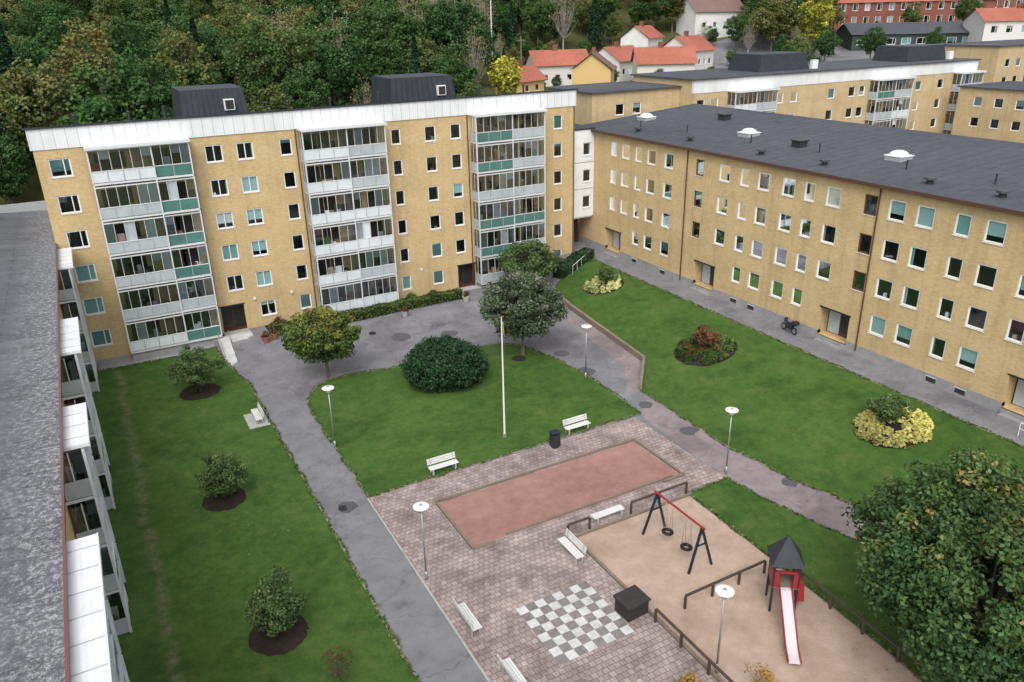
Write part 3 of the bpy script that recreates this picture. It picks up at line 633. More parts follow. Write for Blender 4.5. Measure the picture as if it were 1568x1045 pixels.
def limbs(mb,base,zfork,tr,C,n,m=M_bark):
    b=Vector(base); f=b+Vector((rs.normal()*.05,rs.normal()*.05,zfork)); mb.cone(b-Vector((0,0,.2)),f,tr,tr*.75,m,8,False)
    idx=rs.choice(len(C),min(n,len(C)),replace=False)
    for k in idx:
        e=Vector(C[k]); mid=f.lerp(e,.5)+Vector((rs.normal()*.15,rs.normal()*.15,-.1*(e-f).length))
        mb.cone(f,mid,tr*.45,tr*.25,m,6,False); mb.cone(mid,e,tr*.25,tr*.06,m,5,False)
    mb.cone(f,f+Vector((0,0,(max(c[2] for c in C)-f.z)*.8)),tr*.7,tr*.1,m,6,False)
def tree(name,x,y,R,zc,zf,tr,ncl,nl,cr,ls,lm,topt=0,inner=.45,nlimb=14,z=None,elong=1.6,lumpy=1.):
    z=tz(x,y)+.04 if z is None else z
    lp,C=crown((0,0,zc),R,ncl,nl,cr,ls,inner,topt,elong,1.,lumpy)
    mb=MB(); limbs(mb,(0,0,0),zf,tr,C,nlimb)
    o=bpy.data.objects.new(name,veg_mesh(name,[lp],mb,lm)); S.collection.objects.link(o); o.location=(x,y,z); return o
L_yg=leafmat('leaf_yellow_green',[(0,(.045,.085,.02)),(.5,(.085,.135,.03)),(.85,(.15,.18,.04)),(1,(.27,.24,.06))])
L_wb=leafmat('leaf_whitebeam',[(0,(.05,.075,.04)),(.5,(.09,.13,.065)),(.82,(.15,.18,.11)),(.9,(.30,.27,.24)),(1,(.42,.38,.37))])
L_dk=leafmat('leaf_dark_green',[(0,(.013,.04,.015)),(.6,(.024,.064,.024)),(1,(.045,.10,.038))],trans=.15)
L_ol=leafmat('leaf_olive',[(0,(.05,.095,.03)),(.6,(.09,.15,.048)),(1,(.17,.22,.085))])
L_big=leafmat('leaf_linden',[(0,(.030,.075,.028)),(.5,(.060,.122,.038)),(.85,(.10,.16,.045)),(.96,(.20,.21,.055)),(1,(.30,.24,.07))])
L_hed=leafmat('leaf_hedge',[(0,(.03,.065,.015)),(.6,(.07,.12,.025)),(1,(.18,.18,.045))])
L_host=leafmat('leaf_hosta_yellow',[(0,(.26,.33,.10)),(.5,(.50,.51,.20)),(1,(.72,.69,.36))])
L_host2=leafmat('leaf_hosta_gold',[(0,(.24,.29,.07)),(.5,(.50,.46,.14)),(1,(.72,.62,.25))])
L_red=leafmat('leaf_red',[(0,(.06,.06,.025)),(.5,(.13,.075,.035)),(1,(.30,.07,.04))])
L_ora=leafmat('leaf_orange',[(0,(.10,.11,.025)),(.5,(.34,.19,.035)),(1,(.55,.32,.07))])
L_for=leafmat('leaf_forest',[(0,(.03,.085,.024)),(.30,(.05,.115,.03)),(.50,(.075,.135,.036)),(.66,(.105,.15,.042)),(.80,(.155,.165,.05)),(.93,(.23,.18,.055)),(1,(.29,.19,.05))],rnd=.70,trans=.35)
L_con=leafmat('leaf_conifer',[(0,(.012,.035,.018)),(1,(.03,.07,.03))],trans=.1)
L_sp=leafmat('leaf_sparse',[(0,(.17,.15,.08)),(1,(.28,.23,.11))],rnd=.3)
L_yel=leafmat('leaf_bright_yellow',[(0,(.22,.26,.035)),(1,(.52,.47,.07))])
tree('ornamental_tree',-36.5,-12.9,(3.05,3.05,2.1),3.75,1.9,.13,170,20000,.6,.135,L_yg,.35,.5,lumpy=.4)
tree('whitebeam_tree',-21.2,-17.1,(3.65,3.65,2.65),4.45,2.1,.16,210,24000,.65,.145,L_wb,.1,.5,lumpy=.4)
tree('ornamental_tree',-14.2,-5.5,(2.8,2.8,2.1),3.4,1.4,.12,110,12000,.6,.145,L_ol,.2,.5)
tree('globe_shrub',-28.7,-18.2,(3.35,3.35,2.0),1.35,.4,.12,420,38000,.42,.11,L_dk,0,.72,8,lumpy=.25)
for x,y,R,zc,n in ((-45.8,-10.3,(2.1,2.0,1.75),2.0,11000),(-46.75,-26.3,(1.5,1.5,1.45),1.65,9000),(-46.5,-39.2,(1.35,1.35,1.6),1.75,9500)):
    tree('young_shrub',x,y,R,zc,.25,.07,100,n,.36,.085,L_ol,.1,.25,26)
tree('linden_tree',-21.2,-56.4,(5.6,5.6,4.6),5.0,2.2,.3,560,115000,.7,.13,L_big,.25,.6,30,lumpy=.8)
tree('red_leaved_shrub',-10.0,-26.4,(1.1,1.1,.8),1.0,.2,.04,30,2600,.3,.12,L_red,.2,.2,12)
tree('spirea_shrub',-8.6,-41.8,(1.45,1.45,1.0),1.1,.2,.04,50,6600,.3,.08,L_ol,.1,.2,16)
tree('spirea_shrub',-7.9,-9.9,(1.2,1.2,.7),.9,.2,.04,40,3200,.3,.1,L_ol,.1,.2,12)
tree('orange_shrub',-32.9,-52.0,(1.15,1.15,.6),.8,.2,.04,50,3800,.3,.075,L_ora,.1,.2,16)
tree('orange_shrub',-30.2,-52.7,(.9,.9,.6),.9,.2,.04,30,500,.3,.07,L_ora,.1,.2,18)
tree('twiggy_shrub',-44.9,-43.0,(.9,.9,.6),.8,.2,.035,30,450,.3,.06,L_red,.0,.2,22)
def bed(name,x,y,r,lm,ncl,npc,ls,hole=.0,h=.35,cs=.32):
    a=rs.rand(ncl)*2*np.pi; q=r*np.sqrt(hole**2+(1-hole**2)*rs.rand(ncl)); cx=q*np.cos(a);cy=q*np.sin(a)
    n=ncl*npc; i=np.repeat(np.arange(ncl),npc); th=rs.rand(n)*2*np.pi; rr=cs*np.sqrt(rs.rand(n))
    P=np.stack([cx[i]+rr*np.cos(th),cy[i]+rr*np.sin(th),h*(1-.75*(rr/cs)**2)*(.7+.4*rs.rand(n))],1)
    P[:,2]+=terr(P[:,0]+x,P[:,1]+y)-tz(x,y)
    Nr=np.stack([.9*np.cos(th)*rr/cs,.9*np.sin(th)*rr/cs,np.ones(n)],1)+unit(n)*.3
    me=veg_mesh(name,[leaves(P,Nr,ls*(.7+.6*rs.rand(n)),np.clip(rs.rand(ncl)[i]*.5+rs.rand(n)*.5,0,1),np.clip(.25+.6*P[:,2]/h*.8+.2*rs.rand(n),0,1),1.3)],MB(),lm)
    o=bpy.data.objects.new(name,me); S.collection.objects.link(o); o.location=(x,y,tz(x,y)+.07)
bed('hosta_flowerbed',-8.3,-10.2,1.85,L_host,85,26,.17,.25,.35,.27); bed('hosta_flowerbed',-8.9,-42.6,2.1,L_host2,125,30,.16,.3,.42,.28)
bed('heather_flowerbed',-10.0,-26.6,2.2,L_hed,110,36,.14,.1,.35,.3); bed('heather_flowerbed',-10.0,-26.4,1.6,L_red,25,26,.12,.1,.45,.25)
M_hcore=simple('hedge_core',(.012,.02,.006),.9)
def hedge(name,pts,w,h,lm,dens=260,ls=.12):
    parts=[]
    for a,b in zip(pts[:-1],pts[1:]):
        a=np.array(a);b=np.array(b);L=np.linalg.norm(b-a);d=(b-a)/L;q=np.array([-d[1],d[0]]); n=int(L*dens)
        s=rs.rand(n)*L; u=(rs.rand(n)-.5)*w; z=rs.rand(n)*h
        k=rs.rand(n)<.5; z=np.where(k,h*(1+.08*np.sin(s*2.3)+.05*rs.normal(size=n)),z); u=np.where(~k,np.sign(u)*w/2*(1+.1*rs.normal(size=n)),u)
        XY=a+d*s[:,None]+q*u[:,None]; P=np.column_stack([XY,z+terr(XY[:,0],XY[:,1])])
        Nr=np.column_stack([q[0]*u,q[1]*u,np.where(k,1,.3)])+unit(n)*.6
        parts.append(leaves(P,Nr,ls*(.7+.6*rs.rand(n)),rs.rand(n)*.8+.2*np.sin(s)**2,rs.rand(n)))
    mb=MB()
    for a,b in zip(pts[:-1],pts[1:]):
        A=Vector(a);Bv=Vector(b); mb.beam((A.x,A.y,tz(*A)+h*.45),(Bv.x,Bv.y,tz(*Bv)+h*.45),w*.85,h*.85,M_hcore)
    me=veg_mesh(name,parts,mb,lm); o=bpy.data.objects.new(name,me); S.collection.objects.link(o)
hedge('hedge',[(-38.6,-2.4),(-36.5,-2.9),(-32,-2.9),(-26,-2.6),(-20,-2.5)],.9,.85,L_hed,420)
hedge('hedge',[(-10.4,-5.2),(-7.5,-3.8),(-4.9,-2.6)],1.3,1.0,L_dk,600)
hedge('hedge',[(-16.8,-3.4),(-12.0,-3.2),(-8.4,-2.4)],.9,.8,L_ol,420)
for x,y,r,l in ((-37.5,-1.4,.6,L_red),(-34.2,-1.6,.5,L_hed),(-24.8,-1.4,.6,L_ol),(-22.5,-1.5,.5,L_yg)): tree('low_shrub',x,y,(r,r,r*.7),.6,.15,.03,20,900,.22,.1,l,.1,.2,8)
P=[]
for (x,y,r,k) in [(-46,-10,4.5,20),(-36.8,-13,3.5,60),(-21.5,-17,4.5,60),(-21,-55,7,160),(-29,-25,9,25),(-45,-35,6,20)]:
    P.append(np.column_stack([x+rs.normal(size=k)*r*.5,y+rs.normal(size=k)*r*.5]))
P=np.concatenate(P); P=P[P[:,0]>-52]; n=len(P); P=np.column_stack([P,terr(P[:,0],P[:,1])+.07])
L_fall=leafmat('fallen_leaf',[(0,(.16,.12,.03)),(1,(.34,.26,.07))])
me=veg_mesh('fallen_leaves',[leaves(P,np.array([[0,0,1.]])+unit(n)*.25,.05+.04*rs.rand(n),.5+.5*rs.rand(n),rs.rand(n))],MB(),L_fall)
o=bpy.data.objects.new('fallen_leaves',me); S.collection.objects.link(o)
# grass tufts along the lawn borders, break the clean edge
tp=[]
for L,cl in ((LAWN_C,True),(LAWN_R,True),(LAWN_S,True),(LAWN_L[:6],False)):
    Q=[np.array(p) for p in L]+([np.array(L[0])] if cl else [])
    for a,b in zip(Q[:-1],Q[1:]):
        Ln=np.linalg.norm(b-a); k=int(Ln*38); d=(b-a)/Ln; q=np.array([-d[1],d[0]])
        s=rs.rand(k)*Ln; wob=.05*np.sin(s*1.7)+.04*np.sin(s*4.1+1); tp.append(a+d*s[:,None]+q*(wob+rs.normal(size=k)*.05)[:,None])
XY=np.concatenate(tp); n=len(XY); P=np.column_stack([XY,terr(XY[:,0],XY[:,1])+.075+.03*rs.rand(n)])
L_gr=leafmat('grass_tuft',[(0,(.045,.10,.02)),(.7,(.08,.145,.03)),(.85,(.16,.15,.06)),(1,(.24,.19,.10))],trans=.2)
me=veg_mesh('grass_border_tufts',[leaves(P,np.array([[0,0,.8]])+unit(n)*.7,.06+.06*rs.rand(n),rs.rand(n),rs.rand(n),1.8)],MB(),L_gr)
o=bpy.data.objects.new('grass_border_tufts',me); S.collection.objects.link(o)
# forest prototypes
col=bpy.data.collections.new('forest_prototypes')
M_birch=noisy('pale_bark',(.20,.19,.17),(.38,.37,.34),6,.9)
def proto(name,R,zc,ncl,nl,cr,ls,lm,zf,tr,nlimb,inner=.4,topt=.15,bk=M_bark):
    lp,C=crown((0,0,zc),R,ncl,nl,cr,ls,inner,topt,1.4); mb=MB(); limbs(mb,(0,0,0),zf,tr,C,nlimb,bk)
    o=bpy.data.objects.new(name,veg_mesh(name,[lp],mb,lm)); col.objects.link(o)
proto('a_tree',(4.2,4.0,5.0),8.5,110,7600,1.0,.27,L_for,4,.22,8,.5,.1)
proto('b_tree',(3.6,3.9,5.6),9,100,7200,1.0,.27,L_for,4,.2,8,.5,.1)
proto('c_tree',(4.8,4.5,4.4),7.6,120,8000,1.0,.29,L_for,3.5,.24,8,.5,.1)
proto('d_tree',(3.2,3.2,4.0),6.4,70,5000,.9,.27,L_for,3,.18,8,.5,.1)
proto('e_birch',(3.0,3.0,5.8),8.8,80,1300,1.1,.2,L_sp,4,.2,70,.3,.1,M_birch)
n=4200; h=rs.rand(n)**.8; a=rs.rand(n)*2*np.pi; r=2.6*(1-h)*(.35+.65*rs.rand(n)); P=np.column_stack([r*np.cos(a),r*np.sin(a),1.5+h*13-(r*.35)]); Nr=np.column_stack([np.cos(a)*.5,np.sin(a)*.5,np.ones(n)])+unit(n)*.5
mb=MB(); mb.cone((0,0,-.2),(0,0,14),.2,.03,M_bark,6,False)
o=bpy.data.objects.new('f_conifer',veg_mesh('f_conifer',[leaves(P,Nr,.4,rs.rand(n),rs.rand(n))],mb,L_con)); col.objects.link(o)
pts=[];scl=[];rot=[];pi=[]
houses=[polar(h[0],h[1]) for h in HS]
sp=6.2
for gx in np.arange(-190,260,sp):
    for gy in np.arange(-20,270,sp):
        x=gx+rs.uniform(-2.6,2.6);y=gy+rs.uniform(-2.6,2.6); D=math.hypot(x+50,y+69);b=math.degrees(math.atan2(x+50,y+69))
        if D>335 or b<-42 or b>66: continue
        if x>-70 and y<24: continue
        if b>49 and D<300: continue
        pb=.20 if 8<b<28 else .08
        k=rs.choice([0,1,2,3,4,5],p=[.26,.23,.22,.25-pb,pb,.04]); s=rs.uniform(.7,1.15)
        if 27.5<b<46 and D<175:
            if rs.rand()<.2: continue
            s*=.5
        if b>40 and y<50: s*=.6
        if any(math.hypot(x-hx,y-hy)<7.5 for hx,hy in houses): continue
        if any(D<math.hypot(hx+50,hy+69) and abs(b-math.degrees(math.atan2(hx+50,hy+69)))<2.4 and math.hypot(x-hx,y-hy)<22 for hx,hy in houses):
            s*=.55
        if x>80 and 0<y<75 and b>47: continue
        pts.append((x,y,tz(x,y)-.3)); scl.append((s*rs.uniform(.9,1.15),s*rs.uniform(.9,1.15),s)); rot.append((0,0,rs.rand()*6.28)); pi.append(k)
for b,D,s in ((48.5,190,1.1),(47,196,1.1),(46.2,182,1.),(49.3,175,.8),(54,235,.8),(57,238,.8),(52,182,.6),(60,215,.9),(61,190,.7),(55.5,185,.5)):
    x,y=polar(b,D); pts.append((x,y,tz(x,y))); scl.append((s,)*3); rot.append((0,0,b)); pi.append(int(D)%4)
me=bpy.data.meshes.new('forest_trees'); me.from_pydata(pts,[],[])
a=me.attributes.new('scl','FLOAT_VECTOR','POINT'); a.data.foreach_set('vector',np.array(scl).ravel())
a=me.attributes.new('rot','FLOAT_VECTOR','POINT'); a.data.foreach_set('vector',np.array(rot).ravel())
a=me.attributes.new('pi','INT','POINT'); a.data.foreach_set('value',np.array(pi,dtype=np.int32))
fo=bpy.data.objects.new('forest_trees',me); S.collection.objects.link(fo)
ng=bpy.data.node_groups.new('forest','GeometryNodeTree')
ng.interface.new_socket('Geometry',in_out='INPUT',socket_type='NodeSocketGeometry'); ng.interface.new_socket('Geometry',in_out='OUTPUT',socket_type='NodeSocketGeometry')
gi=ng.nodes.new('NodeGroupInput');go=ng.nodes.new('NodeGroupOutput');ip=ng.nodes.new('GeometryNodeInstanceOnPoints');ci=ng.nodes.new('GeometryNodeCollectionInfo')
ci.inputs['Collection'].default_value=col; ci.inputs['Separate Children'].default_value=True; ci.inputs['Reset Children'].default_value=True
def na(n,t):
    k=ng.nodes.new('GeometryNodeInputNamedAttribute'); k.data_type=t; k.inputs['Name'].default_value=n
    return [o for o in k.outputs if o.enabled and o.name=='Attribute'][0]
ng.links.new(gi.outputs[0],ip.inputs['Points']); ng.links.new(ci.outputs[0],ip.inputs['Instance']); ip.inputs['Pick Instance'].default_value=True
ng.links.new(na('pi','INT'),ip.inputs['Instance Index']); ng.links.new(na('rot','FLOAT_VECTOR'),ip.inputs['Rotation']); ng.links.new(na('scl','FLOAT_VECTOR'),ip.inputs['Scale'])
ng.links.new(ip.outputs[0],go.inputs[0])
mo=fo.modifiers.new('inst','NODES'); mo.node_group=ng
def loose_tree(name,b,D,R,zc,lm,n=6000):
    x,y=polar(b,D); tree(name,x,y,R,zc,2,.2,90,n,1.0,.3,lm,.1,.4,8)
loose_tree('yellow_tree',28.2,112,(2.0,2.0,2.8),7.2,L_yel,5000)
loose_tree('yellow_tree',48.6,180,(4,4,4.8),9,L_yel,7000)
# ------------------------------------------------------------------ furniture
M_lens=simple('opal_lens',(.7,.7,.68),.3)
def lamp(x,y,h=4.4):
    e=empty('street_lamp',(x,y,tz(x,y)+.03)) 
    m=MB(); m.cone((0,0,-.1),(0,0,.5),.075,.07,M_steel,12); m.cone((0,0,.5),(0,0,h-.35),.05,.035,M_steel,12); m.obj('pole',e,True)
    m=MB(); m.cone((0,0,h-.36),(0,0,h-.30),.14,.14,M_steel,16); m.cone((0,0,h-.30),(0,0,h-.06),.11,.13,M_lens,16); m.obj('lens',e)
    m=MB(); m.cone((0,0,h-.07),(0,0,h-.03),.38,.39,M_frame,28); m.cone((0,0,h-.03),(0,0,h+.04),.39,.16,M_frame,28); m.cone((0,0,h+.04),(0,0,h+.07),.09,.07,M_steel,12); m.obj('shade',e)
for x,y in ((-39.3,-23.9),(-19.3,-23.6),(-19.5,-39.3),(-39.2,-39.1),(-30.8,-50.9)): lamp(x,y)
e=empty('flagpole',(-29.0,-28.4,.05)); m=MB(); m.cone((0,0,0),(0,0,8.5),.07,.035,M_frame,12); m.cone((0,0,0),(0,0,.25),.14,.12,M_steel,12); m.cone((0,0,8.5),(0,0,8.62),.07,.03,simple('gold_knob',(.5,.35,.08),.3,.8),10); m.obj('pole',e)
m=MB(); M_blue=simple('blue_pennant',(.03,.10,.25),.8); M_pyel=simple('yellow_pennant',(.5,.4,.08),.8)
pv=[(.05,8.25),(.10,7.95),(.14,7.6),(.16,7.3),(.22,7.05)]
for i in range(len(pv)-1):
    (a,z),(a2,z2)=pv[i],pv[i+1]; wd=.09*(1-i/5); w2=.09*(1-(i+1)/5)
    m.quad((a,.03*i,z),(a+wd,.05,z-.05),(a2+w2,.05,z2),(a2,.03*i+.03,z2),M_pyel if i<3 else M_blue)
m.obj('pennant',e)
def bench(x,y,rz,l=1.9,back=True):
    e=empty('park_bench',(x,y,tz(x,y)+.03),rz); m=MB()
    for i in range(4): m.box(-l/2,l/2,-.22+i*.12,-.22+i*.12+.1,.43,.47,M_woodw)
    m.obj('seat',e)
    if back:
        m=MB()
        for i in range(3):
            z=.56+i*.13; yy=.27+i*.035; m.box(-l/2,l/2,yy,yy+.035,z,z+.11,M_woodw)
        m.obj('backrest',e)
    for k,xx in enumerate((-l/2+.2,l/2-.2)):
        m=MB(); m.box(xx-.05,xx+.05,-.2,-.12,0,.43,M_conc); m.box(xx-.05,xx+.05,.2,.27,0,.43,M_conc); m.box(xx-.045,xx+.045,-.12,.2,.37,.428,M_conc)
        if back: m.beam((xx,.235,.4),(xx,.37,.95),.05,.05,M_steel)
        m.obj('leg_%d'%(k+1),e)
bench(-42.95,-17.3,R_(90)+math.pi); bench(-34.3,-30.25,0); bench(-24.4,-30.25,0); bench(-31.9,-41.1,R_(-90)); bench(-28.4,-39.45,math.pi,2.0,False); bench(-38.7,-43.0,R_(90)); bench(-38.5,-47.1,R_(90))
m=MB(); m.box(-43.7,-42.3,-18.5,-16.1,0,.075,M_conc); m.obj('concrete_slab')
e=empty('litter_bin',(-26.8,-31.25,.02)); m=MB(); m.box(-.28,.28,-.25,.25,.1,.95,M_dark); m.box(-.22,.22,-.2,.2,0,.1,M_dark); m.obj('body',e,bevel=.02); m=MB(); m.box(-.32,.32,-.29,.29,1.08,1.13,M_navy)
for a in(-.25,.25):
    for b_ in (-.22,.22): m.box(a-.02,a+.02,b_-.02,b_+.02,.95,1.08,M_dark)
m.obj('lid',e)
e=empty('game_box_table',(-31.7,-46.1,.03),R_(4)); m=MB(); M_bt=noisy('tarred_wood',(.02,.018,.018),(.045,.04,.038),6,.7)
for i in range(7): m.box(-.6,.6,-.5,.5,.02+i*.105,.11+i*.105,M_bt)
m.box(-.57,.57,-.47,.47,.0,.75,M_black); m.obj('body',e); m=MB(); m.hexa([(-.68,-.58,.77),(.68,-.58,.77),(.68,.58,.77),(-.68,.58,.77),(-.68,-.58,.82),(.68,-.58,.82),(.68,.58,.88),(-.68,.58,.88)],M_bt); m.obj('lid',e)
e=empty('swing_set',(-26.85,-43.5,.03)); m=MB(); h=2.45
for sy in (-1.75,1.75):
    s2=1 if sy>0 else -1
    for sx in (-.75,.75): m.beam((sx,sy+.12*s2,0),(0,sy,h),.11,.11,M_navy)
    m.beam((-.3,sy+.04*s2,1.45),(.3,sy+.04*s2,1.45),.07,.07,M_navy)
m.obj('frame',e,bevel=.01); m=MB(); m.cone((0,-1.95,h+.02),(0,1.95,h+.02),.06,.06,M_redp,12); m.obj('crossbar',e)
for k,cy_ in enumerate((-.75,.75)):
    m=MB(); m.torus((0,cy_,.62),(.12,0,1),.24,.09,M_black)
    for a in (-.22,.22):
        for dx in (-.02,.02): m.cone((0,cy_+a,h),(dx*6,cy_+a,.68),.012,.012,M_steel,5)
    m.obj('tyre_swing_%d'%(k+1),e,True)
e=empty('playground_slide',(-25.3,-49.2,.03),math.atan2(-.8,-.62)); m=MB()
for a in (-.55,.55):
    for b_ in (-.55,.55): m.cone((a,b_,0),(a,b_,2.75),.06,.055,M_dark,10)
m.box(-.6,.6,-.6,.6,1.4,1.48,M_woodg); m.obj('posts',e)
m=MB(); m.hexa([(-.75,-.75,2.68),(.75,-.75,2.68),(.75,.75,2.68),(-.75,.75,2.68),(-.03,-.03,3.9),(.03,-.03,3.9),(.03,.03,3.9),(-.03,.03,3.9)],M_seam); m.obj('roof',e)
m=MB(); m.box(-.5,.5,.53,.58,1.5,2.25,M_redp); m.box(-.5,.5,-.58,-.53,1.5,2.25,M_redp); m.box(-.58,-.53,-.5,-.25,1.5,2.25,M_redp)
for s_ in (-1,1): m.beam((.58,.42*s_,1.45),(.58,.42*s_,2.3),.06,.2,M_redp)
m.beam((.58,-.45,2.3),(.58,.45,2.3),.06,.12,M_redp)
m.hexa([(-.2,.62,.5),(.3,.62,.5),(.3,1.0,.5),(-.2,1.0,.5),(-.2,.62,1.9),(.3,.62,1.9),(.3,.9,1.5),(-.2,.9,1.5)],M_redp)
m.obj('side_panels',e)
m=MB(); pl=[(.5,1.47),(.8,1.45),(3.2,.36),(3.55,.27),(4.0,.25)]
M_chute=simple('slide_chute',(.66,.61,.63),.25,.1)
for (a,z),(a2,z2) in zip(pl[:-1],pl[1:]):
    m.hexa([(a,-.24,z-.03),(a,.24,z-.03),(a2,.24,z2-.03),(a2,-.24,z2-.03),(a,-.24,z),(a,.24,z),(a2,.24,z2),(a2,-.24,z2)],M_chute)
    for s_ in (-1,1):
        y0,y1=(.245*s_,.285*s_); m.hexa([(a,y0,z-.06),(a,y1,z-.06),(a2,y1,z2-.06),(a2,y0,z2-.06),(a,y0,z+.15),(a,y1,z+.15),(a2,y1,z2+.13),(a2,y0,z2+.13)],M_redp)
m.box(3.3,3.38,-.2,.2,0,.25,M_dark); m.obj('chute',e)
m=MB()
for s_ in (-.3,.3): m.beam((-1.35,s_,0),(-.6,s_,2.1),.06,.1,M_redp)
for i in range(6): t=.1+i*.15; m.beam((-1.35+.75*t,-.3,2.1*t),(-1.35+.75*t,.3,2.1*t),.12,.04,M_woodg)
m.obj('ladder',e)
M_rail=noisy('brown_stained_wood',(.05,.035,.028),(.10,.07,.055),5,.8)
def rail(name,pts,h=.75,step=1.9):
    m=MB(); e=empty(name)
    for a,b in zip(pts[:-1],pts[1:]):
        a=Vector(a);b=Vector(b);L=(b-a).length;n=max(1,round(L/step))
        for i in range(n+1):
            p=a+(b-a)*i/n; z=tz(p.x,p.y); m.box(p.x-.05,p.x+.05,p.y-.05,p.y+.05,z-.1,z+h,M_rail)
        m.beam((a.x,a.y,tz(*a)+h+.04),(b.x,b.y,tz(*b)+h+.04),.11,.08,M_rail)
    m.obj('posts_and_rail',e)
rail('rail_fence',[(-31.2,-39.75),(-29.8,-39.75)]); rail('rail_fence',[(-27.0,-39.75),(-23.0,-39.75)]); rail('rail_fence',[(-31.15,-47.2),(-31.15,-58)]); rail('rail_fence',[(-29.4,-47.2),(-24.3,-47.2)]); rail('rail_fence',[(-23.35,-46.9),(-23.8,-58)])
e=empty('entrance_ramp'); m=MB()
m.hexa([(-43.1,-6.6,.03),(-42.2,-6.6,.03),(-42.0,-2.0,.1),(-42.9,-2.0,.1),(-43.1,-6.6,.08),(-42.2,-6.6,.08),(-42.0,-2.0,.6),(-42.9,-2.0,.6)],M_lightt); m.box(-42.9,-40.0,-2.0,-.95,.05,.6,M_lightt); m.obj('slab',e)
m=MB()
for x0,x1 in ((-43.08,-42.88),(-42.22,-42.02)):
    m.cone((x0,-6.5,.95),(x1,-2.1,1.5),.025,.025,M_steel,6)
    for t in (0,.33,.66,1): m.cone((x0+(x1-x0)*t,-6.5+4.4*t,.08+.5*t),(x0+(x1-x0)*t,-6.5+4.4*t,.95+.55*t),.02,.02,M_steel,6)
m.obj('railings',e)
e=empty('entrance_steps'); m=MB()
for i in range(3): m.box(-41.9,-40.3,-2.9+i*.3,-2.003,.1,.2+i*.14,M_lightt)
m.obj('steps',e)
e=empty('handrail'); m=MB()
for a,b in (((-9.8,-4.6),(-6.0,-2.2)),((-8.9,-5.6),(-5.2,-3.2))):
    za=tz(*a);zb=tz(*b); m.cone((a[0],a[1],za+.95),(b[0],b[1],zb+.95),.03,.03,M_frame,6)
    for t in (0,.25,.5,.75,1): x=a[0]+(b[0]-a[0])*t;y=a[1]+(b[1]-a[1])*t; m.cone((x,y,tz(x,y)),(x,y,za+(zb-za)*t+.95),.02,.02,M_frame,6)
m.obj('rails',e)
e=empty('handrail'); m=MB()
for y in (-47.5,-49): m.cone((-4.2,y,2.15),(-4.2,y,3.1),.025,.025,M_frame,6)
m.cone((-4.2,-47.5,3.1),(-4.2,-49,3.1),.025,.025,M_frame,6); m.cone((-4.2,-47.5,2.7),(-4.2,-49,2.7),.02,.02,M_frame,6); m.obj('rails',e)
M_terra=simple('terracotta',(.3,.12,.07),.8)
def planter(x,y,r=.35,mt=None):
    e=empty('planter_pot',(x,y,tz(x,y))); m=MB(); m.cone((0,0,0),(0,0,.5),r*.7,r,mt or M_terra,14); m.cone((0,0,.5),(0,0,.55),r*1.08,r*1.08,mt or M_terra,14); m.obj('pot',e)
    lp,C=crown((0,0,.75),(r,r,.3),12,350,.15,.1); o=bpy.data.objects.new('plant',veg_mesh('plant',[lp],MB(),L_red)); S.collection.objects.link(o); o.parent=e
planter(-39.3,-3.9); planter(-38.5,-3.6,.3); planter(-20.0,-3.7,.35,M_conc); planter(-16.6,-2.4,.3); planter(-26.6,-4.3,.3,M_conc)
e=empty('parked_motorcycle',(-3.15,-28.6,2.22),R_(80)); m=MB()
for x in (-.65,.65): m.torus((x,0,.3),(0,1,0),.25,.06,M_black); m.cone((x,-.04,.3),(x,.04,.3),.2,.2,M_steel,10)
m.obj('wheels',e); m=MB(); m.hexa([(-.35,-.13,.3),(.35,-.13,.3),(.35,.13,.3),(-.35,.13,.3),(-.45,-.15,.72),(.35,-.12,.8),(.35,.12,.8),(-.45,.15,.72)],M_dark); m.box(-.75,-.05,-.13,.13,.74,.84,M_black); m.beam((.65,0,.3),(.4,0,1.0),.06,.06,M_steel); m.beam((.4,-.35,1.02),(.4,.35,1.02),.04,.04,M_black); m.box(.42,.55,-.13,.13,.75,1.1,M_dark); m.box(-.9,-.5,-.22,.22,.85,1.15,M_dark); m.obj('body',e,bevel=.02)
def car(x,y,rz,c):
    e=empty('parked_car',(x,y,tz(x,y)+.02),rz); m=MB(); cm=simple('car_paint',c,.3,.2,.5)
    m.hexa([(-2.1,-.85,.3),(2.1,-.85,.3),(2.1,.85,.3),(-2.1,.85,.3),(-2.1,-.85,.85),(2.05,-.82,.75),(2.05,.82,.75),(-2.1,.85,.85)],cm); m.obj('body',e,bevel=.08)
    m=MB(); m.hexa([(-1.8,-.78,.84),(1.1,-.78,.8),(1.1,.78,.8),(-1.8,.78,.84),(-1.4,-.62,1.42),(.35,-.62,1.42),(.35,.62,1.42),(-1.4,.62,1.42)],M_dark); m.box(-1.35,.3,-.6,.6,1.421,1.46,cm); m.obj('cabin',e)
    m=MB()
    for a in (-1.3,1.3):
        for b_ in (-.8,.8): m.cone((a,b_-.1,.32),(a,b_+.1,.32),.32,.32,M_black,14)
    m.obj('wheels',e)
for i,(b,D,c) in enumerate(((54.8,196,(.5,.5,.5)),(55.5,197,(.05,.05,.06)),(56.2,198,(.6,.6,.6)),(56.9,199,(.3,.04,.03)),(53.8,194,(.1,.15,.3)))): x,y=polar(b,D); car(x,y,R_(60),c)
x,y=polar(41.2,225)
bm=bmesh.new(); bmesh.ops.create_icosphere(bm,subdivisions=4,radius=1)
for v in bm.verts:
    n_=math.sin(v.co.x*5+v.co.z*3)*.15+math.sin(v.co.y*9)*.1+math.sin(v.co.z*13+v.co.x*7)*.06; v.co=Vector((v.co.x*12,v.co.y*9,v.co.z*10))*(1+n_)
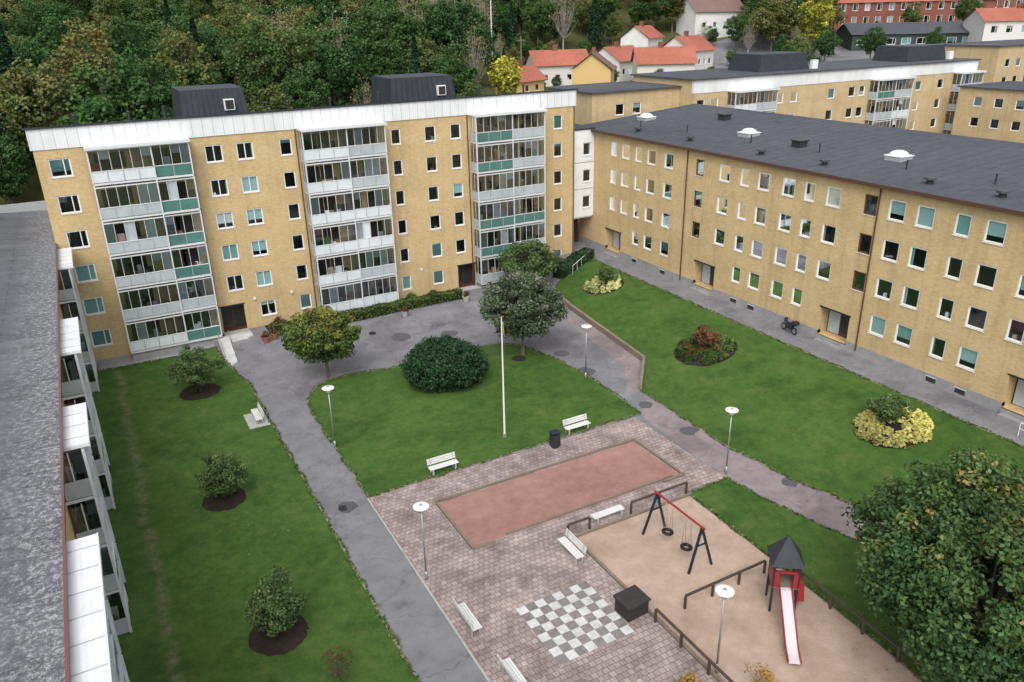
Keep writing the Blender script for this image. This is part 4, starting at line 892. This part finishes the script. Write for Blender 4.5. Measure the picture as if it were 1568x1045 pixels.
me=bpy.data.meshes.new('rock_outcrop'); bm.to_mesh(me); bm.free(); me.materials.append(M_rock); o=bpy.data.objects.new('rock_outcrop',me); S.collection.objects.link(o); o.location=(x,y,tz(x,y)+4)
x,y=polar(27.3,150); m=MB(); m.cone((x,y,tz(x,y)),(x,y,tz(x,y)+24),.12,.05,M_frame,8); m.obj('radio_mast')
x,y=polar(29.3,128); m=MB(); m.cone((x,y,tz(x,y)),(x,y,tz(x,y)+9),.12,.09,M_woodg,8); m.beam((x-.8,y,tz(x,y)+8.4),(x+.8,y,tz(x,y)+8.4),.1,.1,M_woodg); m.obj('utility_pole')
# ------------------------------------------------------------------ camera, light
C=Vector((-50.195,-69.247,26.143)); yw,pt,rl=R_(28.216),R_(22.606),R_(-1.281)
R=Vector((math.cos(yw),-math.sin(yw),0));Fh=Vector((math.sin(yw),math.cos(yw),0));Z=Vector((0,0,1))
F=Fh*math.cos(pt)-Z*math.sin(pt);U=Fh*math.sin(pt)+Z*math.cos(pt)
R2=R*math.cos(rl)+U*math.sin(rl);U2=-R*math.sin(rl)+U*math.cos(rl)
cam=bpy.data.cameras.new('camera'); co=bpy.data.objects.new('camera',cam); S.collection.objects.link(co)
mt=Matrix(((R2.x,U2.x,-F.x,C.x),(R2.y,U2.y,-F.y,C.y),(R2.z,U2.z,-F.z,C.z),(0,0,0,1))); co.matrix_world=mt
cam.sensor_width=36; cam.lens=36*1197/1568; cam.clip_end=5000; cam.clip_start=.5; S.camera=co
el,az=R_(50),R_(215)
W=bpy.data.worlds.new('World'); S.world=W; W.use_nodes=True; nt=W.node_tree; nt.nodes.clear()
sk=nt.nodes.new('ShaderNodeTexSky'); sk.sky_type='NISHITA'; sk.sun_disc=False; sk.sun_elevation=el; sk.sun_rotation=az; sk.air_density=1.0; sk.dust_density=3
hs=nt.nodes.new('ShaderNodeHueSaturation'); hs.inputs['Saturation'].default_value=.28; hs.inputs['Value'].default_value=1.75
bg=nt.nodes.new('ShaderNodeBackground'); bg.inputs[1].default_value=.15; wo=nt.nodes.new('ShaderNodeOutputWorld')
nt.links.new(sk.outputs[0],hs.inputs['Color']); nt.links.new(hs.outputs[0],bg.inputs[0]); nt.links.new(bg.outputs[0],wo.inputs[0])
sl=bpy.data.lights.new('sun','SUN'); sl.energy=1.1; sl.angle=R_(35); sl.color=(1,.98,.95); so=bpy.data.objects.new('sun',sl); S.collection.objects.link(so)
dv=Vector((math.sin(az)*math.cos(el),math.cos(az)*math.cos(el),math.sin(el))); so.rotation_euler=dv.to_track_quat('Z','Y').to_euler()
S.view_settings.view_transform='Standard'; S.view_settings.look='None'; S.view_settings.exposure=0
